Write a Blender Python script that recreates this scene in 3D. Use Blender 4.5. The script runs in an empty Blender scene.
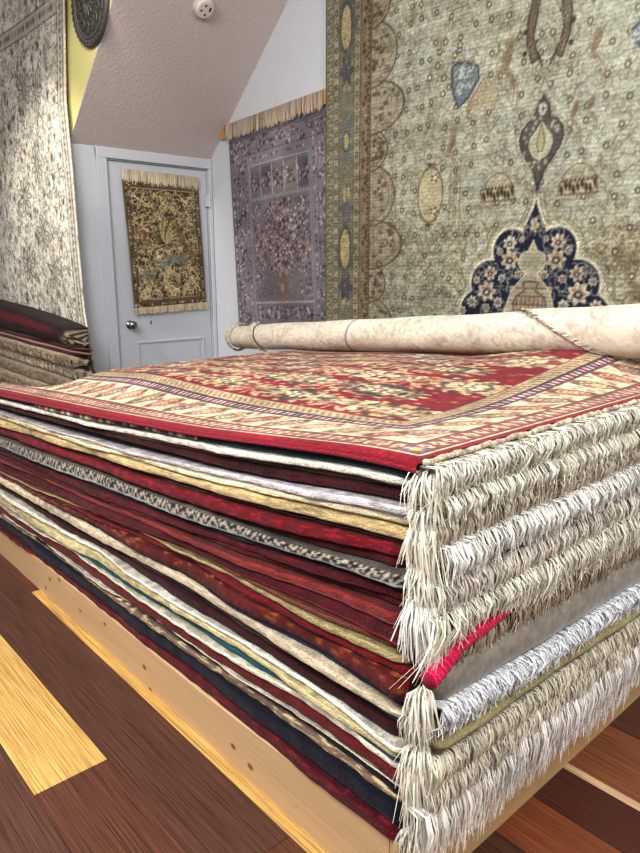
import bpy, bmesh, math
import numpy as np
from mathutils import Matrix, Vector

rs = np.random.RandomState(7)
COL = bpy.context.scene.collection

# ------------------------------------------------------------------ measuring
FPX, CX, CY = 684.0, 320.0, 426.5
HOR = 268.0
PITCH = math.atan((CY - HOR) / FPX)
SP, CP = math.sin(PITCH), math.cos(PITCH)
_fh = math.hypot(FPX, CY - HOR)
_aL, _aR = math.atan(632 / _fh), math.atan(780 / _fh)
_n = math.hypot(math.cos(_aL), math.cos(_aR))
FW = (-math.cos(_aL) / _n, math.cos(_aR) / _n)
RT = (FW[1], -FW[0])
HC = 1.30                                   # lens height above the floor


def ray(x, y):
    dx, dy = (x - CX) / FPX, (CY - y) / FPX
    h, v = CP + dy * SP, -SP + dy * CP
    return (h * FW[0] + dx * RT[0], h * FW[1] + dx * RT[1], v)


def onX(x, y, X):
    d = ray(x, y); t = X / d[0]
    return np.array((X, d[1] * t, HC + d[2] * t))


def onY(x, y, Y):
    d = ray(x, y); t = Y / d[1]
    return np.array((d[0] * t, Y, HC + d[2] * t))


def onZ(x, y, Z):
    d = ray(x, y); t = (Z - HC) / d[2]
    return np.array((d[0] * t, d[1] * t, Z))


# key planes of the room (metres)
XD = -4.65       # wall with the door
YB = 3.07        # back wall with the big rug
Y1 = 1.98        # yellow wall at the mouth of the alcove
YF = 0.884       # front of the big stack
XR = -0.72       # fringed end of the big stack
XL = -3.22       # far end of the stack
YE = 2.45        # back of the stack
ZC = 3.25        # flat ceiling


def slope_z(X):
    return 2.10 + (X - XD) * 0.90


# ------------------------------------------------------------------ helpers
def lin(c):
    c = np.asarray(c, float)
    return np.where(c <= 0.04045, c / 12.92, ((np.maximum(c, 0) + 0.055) / 1.055) ** 2.4)


def vnoise(shape, cells, seed=0):
    """smooth value noise 0..1 on a (h,w) array with (cy,cx) cells"""
    r = np.random.RandomState(seed)
    h, w = shape
    cy, cx = max(1, int(cells[0])), max(1, int(cells[1]))
    g = r.rand(cy + 2, cx + 2)
    y = np.linspace(0, cy, h, endpoint=False); x = np.linspace(0, cx, w, endpoint=False)
    yi, xi = y.astype(int), x.astype(int)
    fy, fx = y - yi, x - xi
    fy = (fy * fy * (3 - 2 * fy))[:, None]; fx = (fx * fx * (3 - 2 * fx))[None, :]
    a = g[yi][:, xi]; b = g[yi][:, xi + 1]; c = g[yi + 1][:, xi]; d = g[yi + 1][:, xi + 1]
    return (a * (1 - fx) + b * fx) * (1 - fy) + (c * (1 - fx) + d * fx) * fy


def mesh_obj(name, verts, faces, mat, parent=None, cols=None, smooth=False):
    me = bpy.data.meshes.new(name)
    me.from_pydata([tuple(map(float, v)) for v in verts], [], [tuple(map(int, f)) for f in faces])
    me.update()
    if cols is not None:
        put_cols(me, cols)
    if smooth:
        me.polygons.foreach_set('use_smooth', [True] * len(me.polygons))
    me.materials.append(mat)
    o = bpy.data.objects.new(name, me)
    COL.objects.link(o)
    if parent is not None:
        o.parent = parent
    return o


def put_cols(me, cols):
    cols = np.asarray(cols, float).reshape(-1, 3)
    a = me.color_attributes.new('Col', 'FLOAT_COLOR', 'POINT')
    buf = np.ones((len(cols), 4), np.float32)
    buf[:, :3] = lin(np.clip(cols, 0, 1))
    a.data.foreach_set('color', buf.ravel())


def tag(o, label=None, cat=None, group=None, kind=None):
    if label: o['label'] = label
    if cat: o['category'] = cat
    if group: o['group'] = group
    if kind: o['kind'] = kind
    return o


def empty(name, loc, label=None, cat=None, group=None, kind=None):
    o = bpy.data.objects.new(name, None)
    COL.objects.link(o)
    o.location = loc
    o.empty_display_size = 0.1
    return tag(o, label, cat, group, kind)


def adopt(child, parent):
    """parent a world-space mesh to an Empty without moving it"""
    child.parent = parent
    child.matrix_parent_inverse = Matrix.Translation(-Vector(parent.location))
    return child


class MB:
    def __init__(s):
        s.v, s.f, s.c = [], [], []

    def add(s, verts, faces, col=(1, 1, 1)):
        b = len(s.v)
        s.v += [tuple(v) for v in verts]
        s.f += [tuple(b + i for i in f) for f in faces]
        if np.ndim(col) == 1:
            s.c += [tuple(col)] * len(verts)
        else:
            s.c += [tuple(c) for c in col]

    def box(s, lo, hi, col=(1, 1, 1), bev=0.0):
        x0, y0, z0 = lo; x1, y1, z1 = hi
        if bev <= 0:
            s.add([(x0, y0, z0), (x1, y0, z0), (x1, y1, z0), (x0, y1, z0), (x0, y0, z1), (x1, y0, z1), (x1, y1, z1), (x0, y1, z1)],
                  [(0, 3, 2, 1), (4, 5, 6, 7), (0, 1, 5, 4), (1, 2, 6, 5), (2, 3, 7, 6), (3, 0, 4, 7)], col)
            return
        bm = bmesh.new()
        bmesh.ops.create_cube(bm, size=1)
        for v in bm.verts:
            v.co = Vector(((x0 + x1) / 2 + v.co.x * (x1 - x0), (y0 + y1) / 2 + v.co.y * (y1 - y0), (z0 + z1) / 2 + v.co.z * (z1 - z0)))
        bmesh.ops.bevel(bm, geom=bm.edges[:], offset=bev, segments=2, affect='EDGES', profile=0.5)
        bm.verts.index_update()
        s.add([v.co[:] for v in bm.verts], [[v.index for v in f.verts] for f in bm.faces], col)
        bm.free()

    def tube(s, pts, rad, n=8, col=(1, 1, 1), cap=True):
        pts = [np.array(p, float) for p in pts]
        if np.ndim(rad) == 0: rad = [rad] * len(pts)
        rings = []
        for i, p in enumerate(pts):
            t = pts[min(i + 1, len(pts) - 1)] - pts[max(i - 1, 0)]
            t /= np.linalg.norm(t) + 1e-9
            a = np.cross(t, (0, 0, 1)) if abs(t[2]) < .9 else np.cross(t, (1, 0, 0))
            a /= np.linalg.norm(a); b = np.cross(t, a)
            for k in range(n):
                th = 2 * math.pi * k / n
                rings.append(p + rad[i] * (math.cos(th) * a + math.sin(th) * b))
        F = []
        for i in range(len(pts) - 1):
            for k in range(n):
                k2 = (k + 1) % n
                F.append((i * n + k, i * n + k2, (i + 1) * n + k2, (i + 1) * n + k))
        if cap:
            F.append(tuple(range(n - 1, -1, -1))); F.append(tuple((len(pts) - 1) * n + k for k in range(n)))
        if np.ndim(col) == 2:
            col = np.repeat(np.asarray(col), n, axis=0)
        s.add(rings, F, col)

    def build(s, name, mat, parent=None, smooth=False):
        return mesh_obj(name, s.v, s.f, mat, parent, s.c, smooth)


# ------------------------------------------------------------------ materials
def mat_new(name):
    m = bpy.data.materials.new(name)
    m.use_nodes = True
    nt = m.node_tree
    return m, nt, nt.nodes['Principled BSDF']


def N(nt, t, **kw):
    n = nt.nodes.new(t)
    for k, v in kw.items():
        if k in n.inputs: n.inputs[k].default_value = v
        else: setattr(n, k, v)
    return n


def mat_vcol(name, rough=0.9, nscale=180, namt=0.25, bump=0.4, bdist=0.002, spec=0.2, sheen=0.0, stretch=(1, 1, 1)):
    m, nt, b = mat_new(name)
    L = nt.links.new
    a = N(nt, 'ShaderNodeVertexColor'); a.layer_name = 'Col'
    tc = N(nt, 'ShaderNodeTexCoord')
    mp = N(nt, 'ShaderNodeMapping'); mp.inputs['Scale'].default_value = stretch
    L(tc.outputs['Object'], mp.inputs['Vector'])
    nz = N(nt, 'ShaderNodeTexNoise', Scale=nscale, Detail=3.0)
    L(mp.outputs[0], nz.inputs['Vector'])
    mr = N(nt, 'ShaderNodeMapRange')
    mr.inputs['From Min'].default_value = 0.25; mr.inputs['From Max'].default_value = 0.75
    mr.inputs['To Min'].default_value = 1 - namt; mr.inputs['To Max'].default_value = 1 + namt
    L(nz.outputs[0], mr.inputs[0])
    mx = N(nt, 'ShaderNodeVectorMath', operation='SCALE')
    L(a.outputs['Color'], mx.inputs[0]); L(mr.outputs[0], mx.inputs['Scale'])
    L(mx.outputs[0], b.inputs['Base Color'])
    bp = N(nt, 'ShaderNodeBump', Strength=bump, Distance=bdist)
    L(nz.outputs[0], bp.inputs['Height']); L(bp.outputs[0], b.inputs['Normal'])
    b.inputs['Roughness'].default_value = rough
    b.inputs['Specular IOR Level'].default_value = spec
    if sheen:
        b.inputs['Sheen Weight'].default_value = sheen
        b.inputs['Sheen Roughness'].default_value = 0.4
    return m


def mat_plain(name, col, rough=0.6, metal=0.0, nscale=40, namt=0.06, bump=0.0, bdist=0.003, spec=0.4):
    m, nt, b = mat_new(name)
    L = nt.links.new
    tc = N(nt, 'ShaderNodeTexCoord')
    nz = N(nt, 'ShaderNodeTexNoise', Scale=nscale, Detail=4.0)
    L(tc.outputs['Object'], nz.inputs['Vector'])
    c = lin(col)
    rp = N(nt, 'ShaderNodeMix', data_type='RGBA')
    rp.inputs[6].default_value = (*(c * (1 - namt)), 1); rp.inputs[7].default_value = (*np.minimum(c * (1 + namt), 1), 1)
    L(nz.outputs[0], rp.inputs[0]); L(rp.outputs[2], b.inputs['Base Color'])
    if bump:
        bp = N(nt, 'ShaderNodeBump', Strength=bump, Distance=bdist)
        L(nz.outputs[0], bp.inputs['Height']); L(bp.outputs[0], b.inputs['Normal'])
    b.inputs['Roughness'].default_value = rough
    b.inputs['Metallic'].default_value = metal
    b.inputs['Specular IOR Level'].default_value = spec
    return m


def mat_wood(name, rough=0.4, axis='X', grain=1.0, knots=False, namt=0.3, spec=0.4):
    """vertex-coloured wood with stretched grain, optional dark knots"""
    m, nt, b = mat_new(name)
    L = nt.links.new
    a = N(nt, 'ShaderNodeVertexColor'); a.layer_name = 'Col'
    tc = N(nt, 'ShaderNodeTexCoord')
    mp = N(nt, 'ShaderNodeMapping')
    mp.inputs['Scale'].default_value = {'X': (1.6, 130, 130), 'Y': (130, 1.6, 130)}[axis]
    L(tc.outputs['Object'], mp.inputs['Vector'])
    nz = N(nt, 'ShaderNodeTexNoise', Scale=grain * 2.2, Detail=6.0, Roughness=0.65, Distortion=0.3)
    L(mp.outputs[0], nz.inputs['Vector'])
    mr = N(nt, 'ShaderNodeMapRange')
    mr.inputs['From Min'].default_value = 0.34; mr.inputs['From Max'].default_value = 0.66
    mr.inputs['To Min'].default_value = 1 - namt; mr.inputs['To Max'].default_value = 1 + namt
    L(nz.outputs[0], mr.inputs[0])
    mx = N(nt, 'ShaderNodeVectorMath', operation='SCALE')
    L(a.outputs['Color'], mx.inputs[0]); L(mr.outputs[0], mx.inputs['Scale'])
    out = mx.outputs[0]
    if knots:
        mp2 = N(nt, 'ShaderNodeMapping'); mp2.inputs['Scale'].default_value = {'X': (9.5, 0, 15), 'Y': (0, 9.5, 15)}[axis]
        L(tc.outputs['Object'], mp2.inputs['Vector'])
        vo = N(nt, 'ShaderNodeTexVoronoi', Scale=1.0)
        vo.inputs['Randomness'].default_value = 1.0
        L(mp2.outputs[0], vo.inputs['Vector'])
        kr = N(nt, 'ShaderNodeMapRange')
        kr.inputs['From Min'].default_value = 0.08; kr.inputs['From Max'].default_value = 0.15
        kr.inputs['To Min'].default_value = 0.30; kr.inputs['To Max'].default_value = 1.0
        L(vo.outputs['Distance'], kr.inputs[0])
        m2 = N(nt, 'ShaderNodeVectorMath', operation='SCALE')
        L(out, m2.inputs[0]); L(kr.outputs[0], m2.inputs['Scale'])
        out = m2.outputs[0]
    L(out, b.inputs['Base Color'])
    b.inputs['Roughness'].default_value = rough
    b.inputs['Specular IOR Level'].default_value = spec
    bp = N(nt, 'ShaderNodeBump', Strength=0.12, Distance=0.002)
    L(nz.outputs[0], bp.inputs['Height']); L(bp.outputs[0], b.inputs['Normal'])
    return m


M_PILE = mat_vcol('rug_pile', nscale=260, namt=0.30, bump=0.5, bdist=0.003, sheen=0.15)
M_EDGE = mat_vcol('rug_edge', nscale=150, namt=0.38, bump=0.9, bdist=0.006, sheen=0.1, stretch=(1, 1, 2.5))
M_FLAT = mat_vcol('rug_flat', nscale=330, namt=0.20, bump=0.3, bdist=0.002, spec=0.15)
M_FRINGE = mat_vcol('fringe_cotton', nscale=400, namt=0.10, bump=0.2, bdist=0.001, spec=0.2)
M_VELVET = mat_vcol('velvet_grey', nscale=60, namt=0.22, bump=0.4, bdist=0.004, sheen=0.4)
M_DARK = mat_vcol('dark_shiny_cloth', rough=0.6, nscale=30, namt=0.35, bump=0.5, bdist=0.01, spec=0.4)
M_FLOOR = mat_wood('floor_planks', rough=0.42, axis='X', namt=0.60, spec=0.35)
M_PINE = mat_wood('knotty_pine', rough=0.55, axis='X', namt=0.10, knots=True, grain=0.5)
M_PINEY = mat_wood('knotty_pine_side', rough=0.55, axis='Y', namt=0.10, knots=True, grain=0.5)
M_DOORPAINT = mat_plain('pale_blue_paint', (0.74, 0.755, 0.785), rough=0.45, nscale=14, namt=0.03)
M_WALLPAINT = mat_plain('wall_white', (0.78, 0.79, 0.81), rough=0.7, nscale=10, namt=0.03, bump=0.05)
M_SLOPE = mat_plain('ceiling_plaster', (0.80, 0.755, 0.745), rough=0.8, nscale=55, namt=0.05, bump=0.65, bdist=0.006)
M_YELLOW = mat_plain('yellow_paint', (0.84, 0.81, 0.56), rough=0.6, nscale=10, namt=0.04)
M_STEEL = mat_plain('satin_nickel', (0.62, 0.60, 0.57), rough=0.28, metal=1.0)
M_WHITEPL = mat_plain('white_plastic', (0.85, 0.82, 0.78), rough=0.45)
M_BLACKPL = mat_plain('dark_slots', (0.10, 0.09, 0.09), rough=0.6)
M_BRONZE = mat_vcol('dark_bronze', rough=0.42, nscale=120, namt=0.25, bump=0.5, bdist=0.004, spec=0.5)


# ------------------------------------------------------------------ painter
class Canvas:
    """colours painted on a metric grid, u to the right, v up"""

    def __init__(s, w, h, res, base):
        s.w, s.h, s.res = w, h, res
        s.nx, s.ny = int(round(w / res)) + 1, int(round(h / res)) + 1
        s.u = np.linspace(0, w, s.nx)[None, :].repeat(s.ny, 0)
        s.v = np.linspace(0, h, s.ny)[:, None].repeat(s.nx, 1)
        s.img = np.ones((s.ny, s.nx, 3)) * np.asarray(base, float)

    def win(s, u0, u1, v0, v1):
        i0 = max(0, int((u0) / s.w * (s.nx - 1)) - 1); i1 = min(s.nx, int((u1) / s.w * (s.nx - 1)) + 3)
        j0 = max(0, int((v0) / s.h * (s.ny - 1)) - 1); j1 = min(s.ny, int((v1) / s.h * (s.ny - 1)) + 3)
        if i1 <= i0 or j1 <= j0: return None
        return slice(j0, j1), slice(i0, i1)

    def mix(s, sl, m, col, a=1.0):
        m = np.clip(m, 0, 1)[..., None] * a
        s.img[sl] = s.img[sl] * (1 - m) + np.asarray(col, float) * m

    def sdf(s, sl, d, col, a=1.0, soft=None):
        soft = soft or s.res * 0.6
        s.mix(sl, 0.5 - d / (2 * soft), col, a)

    def rect(s, u0, u1, v0, v1, col, a=1.0):
        sl = s.win(u0, u1, v0, v1)
        if sl is None: return
        U, V = s.u[sl], s.v[sl]
        s.sdf(sl, np.maximum(np.maximum(u0 - U, U - u1), np.maximum(v0 - V, V - v1)), col, a)

    def ell(s, cu, cv, ru, rv, col, a=1.0, ang=0.0, petals=0, amp=0.2, ring=0.0, ph=0.0):
        R = max(ru, rv) * 1.35 + ring + s.res * 2
        sl = s.win(cu - R, cu + R, cv - R, cv + R)
        if sl is None: return
        U, V = s.u[sl] - cu, s.v[sl] - cv
        if ang:
            c, q = math.cos(ang), math.sin(ang)
            U, V = U * c + V * q, -U * q + V * c
        rr = np.hypot(U / ru, V / rv)
        lim = 1.0
        if petals:
            lim = 1 - amp + amp * np.cos(petals * np.arctan2(V / rv, U / ru) + ph)
        d = (rr - lim) * min(ru, rv)
        if ring: d = np.abs(d) - ring
        s.sdf(sl, d, col, a)

    def line(s, pts, w, col, a=1.0, closed=False):
        pts = np.asarray(pts, float)
        if closed: pts = np.vstack([pts, pts[:1]])
        lo, hi = pts.min(0) - w - 2 * s.res, pts.max(0) + w + 2 * s.res
        sl = s.win(lo[0], hi[0], lo[1], hi[1])
        if sl is None: return
        U, V = s.u[sl], s.v[sl]
        d = np.full(U.shape, 1e9)
        for (a0, b0), (a1, b1) in zip(pts[:-1], pts[1:]):
            du, dv = a1 - a0, b1 - b0
            L2 = du * du + dv * dv + 1e-12
            t = np.clip(((U - a0) * du + (V - b0) * dv) / L2, 0, 1)
            d = np.minimum(d, np.hypot(U - a0 - t * du, V - b0 - t * dv))
        s.sdf(sl, d - w / 2, col, a)

    def poly(s, pts, col, a=1.0, outline=None, ow=0.006):
        P = np.asarray(pts, float)
        lo, hi = P.min(0), P.max(0)
        sl = s.win(lo[0], hi[0], lo[1], hi[1])
        if sl is None: return
        U, V = s.u[sl], s.v[sl]
        ins = np.zeros(U.shape, bool)
        j = len(P) - 1
        for i in range(len(P)):
            a0, b0 = P[i]; a1, b1 = P[j]
            if b0 != b1:
                ins ^= ((b0 > V) != (b1 > V)) & (U < (a1 - a0) * (V - b0) / (b1 - b0) + a0)
            j = i
        s.mix(sl, ins.astype(float), col, a)
        if outline is not None: s.line(P, ow, outline, closed=True)

    def scroll(s, cu, cv, r, col, w, r2, a=1.0):
        """one curling tendril"""
        th0 = r2.rand() * 6.28; tw = r2.choice([-1, 1]) * (2.5 + 2 * r2.rand())
        t = np.linspace(0, 1, 9)
        rad = r * (1 - 0.75 * t)
        s.line(np.c_[cu + rad * np.cos(th0 + tw * t), cv + rad * np.sin(th0 + tw * t)], w, col, a)

    def curve(s, p, q, bend, w, col, a=1.0):
        p, q = np.asarray(p, float), np.asarray(q, float)
        t = np.linspace(0, 1, 9)[:, None]
        nrm = np.array([-(q - p)[1], (q - p)[0]])
        s.line(p + (q - p) * t + nrm * bend * 4 * t * (1 - t), w, col, a)

    def rosette(s, cu, cv, r, c1, c2, c3=None, n=6, ph=0.0):
        s.ell(cu, cv, r, r, c1, petals=n, amp=.18, ph=ph)
        s.ell(cu, cv, r * .55, r * .55, c2, petals=n, amp=.12, ph=ph + 1)
        if c3 is not None: s.ell(cu, cv, r * .25, r * .25, c3)

    def speckle(s, amt, seed, cell=None):
        r = np.random.RandomState(seed)
        s.img *= (1 + amt * (r.rand(s.ny, s.nx) - .5))[..., None]

    def cloud(s, amt, cells, seed, tint=None):
        n = vnoise((s.ny, s.nx), cells, seed)
        if tint is None: s.img *= (1 + amt * (n - .5))[..., None]
        else: s.mix((slice(None), slice(None)), n, tint, amt)


def painted_sheet(name, cv, fn, mat, parent=None, thick=None, step=1, smooth=True):
    """grid mesh of canvas colours; fn(U,V) -> (X,Y,Z) arrays; thick = (dx,dy,dz) offset of the back"""
    img = cv.img[::step, ::step]; U = cv.u[::step, ::step]; V = cv.v[::step, ::step]
    ny, nx = U.shape
    X, Y, Z = fn(U, V)
    P = np.stack([X, Y, Z], -1).reshape(-1, 3)
    C = img.reshape(-1, 3)
    idx = np.arange(ny * nx).reshape(ny, nx)
    F = np.stack([idx[:-1, :-1], idx[:-1, 1:], idx[1:, 1:], idx[1:, :-1]], -1).reshape(-1, 4)
    polys = [F]
    if thick is not None:
        per = np.concatenate([idx[0, :], idx[1:, -1], idx[-1, -2::-1], idx[-2:0:-1, 0]])
        n = len(per)
        Pb = P[per] + np.asarray(thick, float)
        b0 = len(P)
        P = np.vstack([P, Pb]); C = np.vstack([C, C[per] * .7])
        k = np.arange(n); k2 = (k + 1) % n
        polys.append(np.stack([per[k2], per[k], b0 + k, b0 + k2], -1))
    Q = np.vstack(polys)
    me = bpy.data.meshes.new(name)
    nv, nf = len(P), len(Q)
    me.vertices.add(nv); me.vertices.foreach_set('co', P.astype(np.float32).ravel())
    extra = 0
    loops = Q.ravel()
    starts = np.arange(nf) * 4; tot = np.full(nf, 4)
    if extra:
        back = b0 + np.arange(n)[::-1]
        loops = np.concatenate([loops, back]); starts = np.append(starts, nf * 4); tot = np.append(tot, n)
    me.loops.add(len(loops)); me.loops.foreach_set('vertex_index', loops.astype(np.int32))
    me.polygons.add(len(starts)); me.polygons.foreach_set('loop_start', starts.astype(np.int32))
    me.polygons.foreach_set('loop_total', tot.astype(np.int32))
    me.update(calc_edges=True); me.validate()
    put_cols(me, C)
    if smooth:
        fl = np.ones(len(me.polygons), bool)
        if extra: fl[-1] = False
        me.polygons.foreach_set('use_smooth', fl)
    me.materials.append(mat)
    o = bpy.data.objects.new(name, me)
    COL.objects.link(o)
    if parent is not None: o.parent = parent
    return o


def strands(paths, width, cols, side):
    """thin ribbons. paths: (n,k,3); width: (n,) ; side: (n,3) ribbon width direction"""
    n, k, _ = paths.shape
    tap = np.array([1.0, 1.1, 1.0, 0.8, 0.45][:k] if k <= 5 else np.linspace(1, .5, k))
    w = width[:, None, None] * tap[None, :, None] * 0.5 * side[:, None, :]
    V = np.stack([paths - w, paths + w], 2).reshape(-1, 3)
    base = (np.arange(n) * k * 2)[:, None]
    j = np.arange(k - 1) * 2
    F = np.stack([base + j, base + j + 1, base + j + 3, base + j + 2], -1).reshape(-1, 4)
    C = np.repeat(cols, k * 2, axis=0)
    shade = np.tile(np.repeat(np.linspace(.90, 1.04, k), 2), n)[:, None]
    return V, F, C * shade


def strand_obj(name, batches, mat, parent):
    V, F, C, b = [], [], [], 0
    for v, f, c in batches:
        V.append(v); F.append(f + b); C.append(c); b += len(v)
    V, F, C = np.vstack(V), np.vstack(F), np.vstack(C)
    me = bpy.data.meshes.new(name)
    me.vertices.add(len(V)); me.vertices.foreach_set('co', V.astype(np.float32).ravel())
    me.loops.add(F.size); me.loops.foreach_set('vertex_index', F.astype(np.int32).ravel())
    me.polygons.add(len(F)); me.polygons.foreach_set('loop_start', (np.arange(len(F)) * 4).astype(np.int32))
    me.polygons.foreach_set('loop_total', np.full(len(F), 4, np.int32))
    me.update(calc_edges=True)
    put_cols(me, C)
    me.polygons.foreach_set('use_smooth', np.ones(len(F), bool))
    me.materials.append(mat)
    o = bpy.data.objects.new(name, me); COL.objects.link(o)
    if parent is not None: o.parent = parent
    return o


def pal(r2, *cols):
    return cols[r2.randint(len(cols))]


# ================================================================== SETTING
# ---- floor: one mesh of planks
def build_floor():
    b = MB()
    r2 = np.random.RandomState(3)
    DK = [(.335, .21, .165), (.305, .19, .155), (.35, .225, .175), (.32, .195, .155)]
    YEL = (.74, .60, .36)
    rows = [(-1.2, -.98), (-.98, -.77), (-.77, -.56), (-.56, -.36), (-.36, -.16), (-.16, .04), (.04, .245), (.245, .449), (.449, .645), (.645, .848),
            (.848, 1.045), (1.045, 1.22), (1.22, 1.385), (1.385, 1.535), (1.535, 1.562), (1.562, 1.80), (1.80, 2.0), (2.0, 2.2), (2.2, 2.45), (2.45, 2.75), (2.75, 3.07)]

    def plank(x0, x1, y0, y1, c):
        g = 0.0007
        b.add([(x0 + g, y0 + g, 0), (x1 - g, y0 + g, 0), (x1 - g, y1 - g, 0), (x0 + g, y1 - g, 0)], [(0, 1, 2, 3)], c)
    for (y0, y1) in rows:
        if (y0, y1) == (.449, .645):
            plank(-6.9, -4.2, y0, y1, DK[0]); plank(-4.2, -1.58, y0, y1, YEL); plank(-1.58, .2, y0, y1, (.345, .215, .165)); plank(.2, 1.6, y0, y1, DK[1])
        elif (y0, y1) == (.645, .848):
            plank(-6.9, -3.6, y0, y1, DK[1]); plank(-3.6, -1.05, y0, y1, (.325, .215, .175)); plank(-1.05, .8, y0, y1, (.345, .215, .165)); plank(.8, 1.6, y0, y1, DK[0])
        elif (y0, y1) == (.848, 1.045):
            plank(-6.9, -2.72, y0, y1, (.36, .21, .18)); plank(-2.72, -.25, y0, y1, YEL); plank(-.25, 1.6, y0, y1, DK[2])
        elif (y0, y1) == (.245, .449):
            plank(-6.9, -2.9, y0, y1, DK[1]); plank(-2.9, .3, y0, y1, (.33, .22, .18)); plank(.3, 1.6, y0, y1, DK[0])
        elif (y0, y1) == (1.535, 1.562):
            plank(-6.9, 1.6, y0, y1, (.78, .66, .52))
        elif (y0, y1) == (1.385, 1.535):
            plank(-6.9, 1.6, y0, y1, (.30, .16, .12))
        elif (y0, y1) == (1.22, 1.385):
            plank(-6.9, 1.6, y0, y1, (.46, .26, .16))
        elif (y0, y1) == (1.562, 1.80):
            plank(-6.9, 1.6, y0, y1, (.48, .30, .20))
        else:
            x = -6.9
            while x < 1.6:
                x1 = min(1.6, x + .9 + 1.6 * r2.rand())
                plank(x, x1, y0, y1, DK[r2.randint(4)])
                x = x1
    # thin substrate that closes the joints
    b.add([(-6.9, -1.2, -.002), (1.6, -1.2, -.002), (1.6, 3.07, -.002), (-6.9, 3.07, -.002), (-6.9, -1.2, -.05), (1.6, -1.2, -.05), (1.6, 3.07, -.05), (-6.9, 3.07, -.05)],
          [(0, 1, 2, 3), (7, 6, 5, 4), (0, 4, 5, 1), (1, 5, 6, 2), (2, 6, 7, 3), (3, 7, 4, 0)], (.22, .13, .10))
    o = b.build('floor', M_FLOOR)
    tag(o, kind='structure')


build_floor()


def wall(name, lo, hi, mat):
    b = MB(); b.box(lo, hi)
    return tag(b.build(name, mat), kind='structure')


wall('wall_back', (XD - .12, YB, 0), (1.6, YB + .12, ZC), M_WALLPAINT)
# wall with the door: three pieces round the door opening, one mesh
DY0, DY1, DZ = 2.226, 3.036, 2.025
b = MB()
b.box((XD - .12, Y1 + .0, 0), (XD, DY0, 2.098)); b.box((XD - .12, DY1, 0), (XD, YB, 2.2)); b.box((XD - .12, DY0, DZ), (XD, DY1, 2.2))
tag(b.build('wall_left', M_DOORPAINT), kind='structure')
# wall at the mouth of the alcove: full height left of the door wall, above the slope to its right
th = .1
xs1 = XD + (ZC - 2.10) / 0.90
P = [(-6.9, 0), (XD - .121, 0), (XD - .121, 2.112), (XD, 2.112), (xs1 - .015, ZC), (-6.9, ZC)]
v = [(x, Y1, z) for x, z in P] + [(x, Y1 + th, z) for x, z in P]
n = len(P)
tag(mesh_obj('wall_front', v, [tuple(range(n)), tuple(range(2 * n - 1, n - 1, -1))] + [(i, i + n, (i + 1) % n + n, (i + 1) % n) for i in range(n)], M_YELLOW),
    kind='structure')
# sloped ceiling of the alcove and the flat ceiling
v = [(XD, Y1 + .001, 2.10), (XD, YB, 2.10), (xs1, YB, ZC), (xs1, Y1 + .001, ZC)]
v += [(x - .07, y, z + .08) for x, y, z in v]
tag(mesh_obj('ceiling', v, [(0, 1, 2, 3), (7, 6, 5, 4), (0, 4, 5, 1), (1, 5, 6, 2), (2, 6, 7, 3), (3, 7, 4, 0)], M_SLOPE), kind='structure')
wall('ceiling_flat', (-6.9, -1.2, ZC), (1.6, YB, ZC + .1), M_WALLPAINT)
wall('wall_far_left', (-7.0, -1.2, 0), (-6.9, Y1, ZC), M_WALLPAINT)

# ---- door with casing
b = MB()
cw, ct = .078, .018
b.box((XD, DY0 - cw, 0), (XD + ct, DY0 - .002, DZ + .07), bev=.004)
b.box((XD, DY1 + .002, 0), (XD + ct, DY1 + .03, DZ + .07), bev=.004)
b.box((XD, DY0 - cw, DZ + .004), (XD + ct + .002, DY1 + .03, DZ + .074), bev=.004)
# reveal lining
b.box((XD - .11, DY0 - .001, 0), (XD, DY0 + .004, DZ)); b.box((XD - .11, DY1 - .004, 0), (XD, DY1 + .001, DZ)); b.box((XD - .11, DY0, DZ - .004), (XD, DY1, DZ + .001))
tag(b.build('trim_1', M_DOORPAINT), kind='structure')

door = empty('door_1', (XD, (DY0 + DY1) / 2, 0), kind='structure')
b = MB()
xf = XD - .012
b.box((xf - .04, DY0 + .008, .008), (xf, DY1 - .008, DZ - .008), bev=.002)


def door_panel(y0, y1, z0, z1):
    w = .018
    for lo, hi in (((y0, z0), (y1, z0 + w)), ((y0, z1 - w), (y1, z1)), ((y0, z0 + w), (y0 + w, z1 - w)), ((y1 - w, z0 + w), (y1, z1 - w))):
        b.box((xf - .001, lo[0], lo[1]), (xf + .010, hi[0], hi[1]), bev=.003)
    b.box((xf - .001, y0 + .04, z0 + .04), (xf + .005, y1 - .04, z1 - .04), bev=.004)


door_panel(2.375, 2.955, .16, .772)
adopt(b.build('door_leaf', M_DOORPAINT), door)
b = MB()
ky, kz = 2.332, .897


def lathe_x(b, x0, y, z, prof, n=24, col=(1, 1, 1)):
    V, F = [], []
    for i, (dx, r) in enumerate(prof):
        for k in range(n):
            t = 2 * math.pi * k / n
            V.append((x0 + dx, y + r * math.cos(t), z + r * math.sin(t)))
    for i in range(len(prof) - 1):
        for k in range(n):
            k2 = (k + 1) % n
            F.append((i * n + k, i * n + k2, (i + 1) * n + k2, (i + 1) * n + k))
    F.append(tuple(range((len(prof) - 1) * n, len(prof) * n))); F.append(tuple(range(n - 1, -1, -1)))
    b.add(V, F, col)


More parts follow.
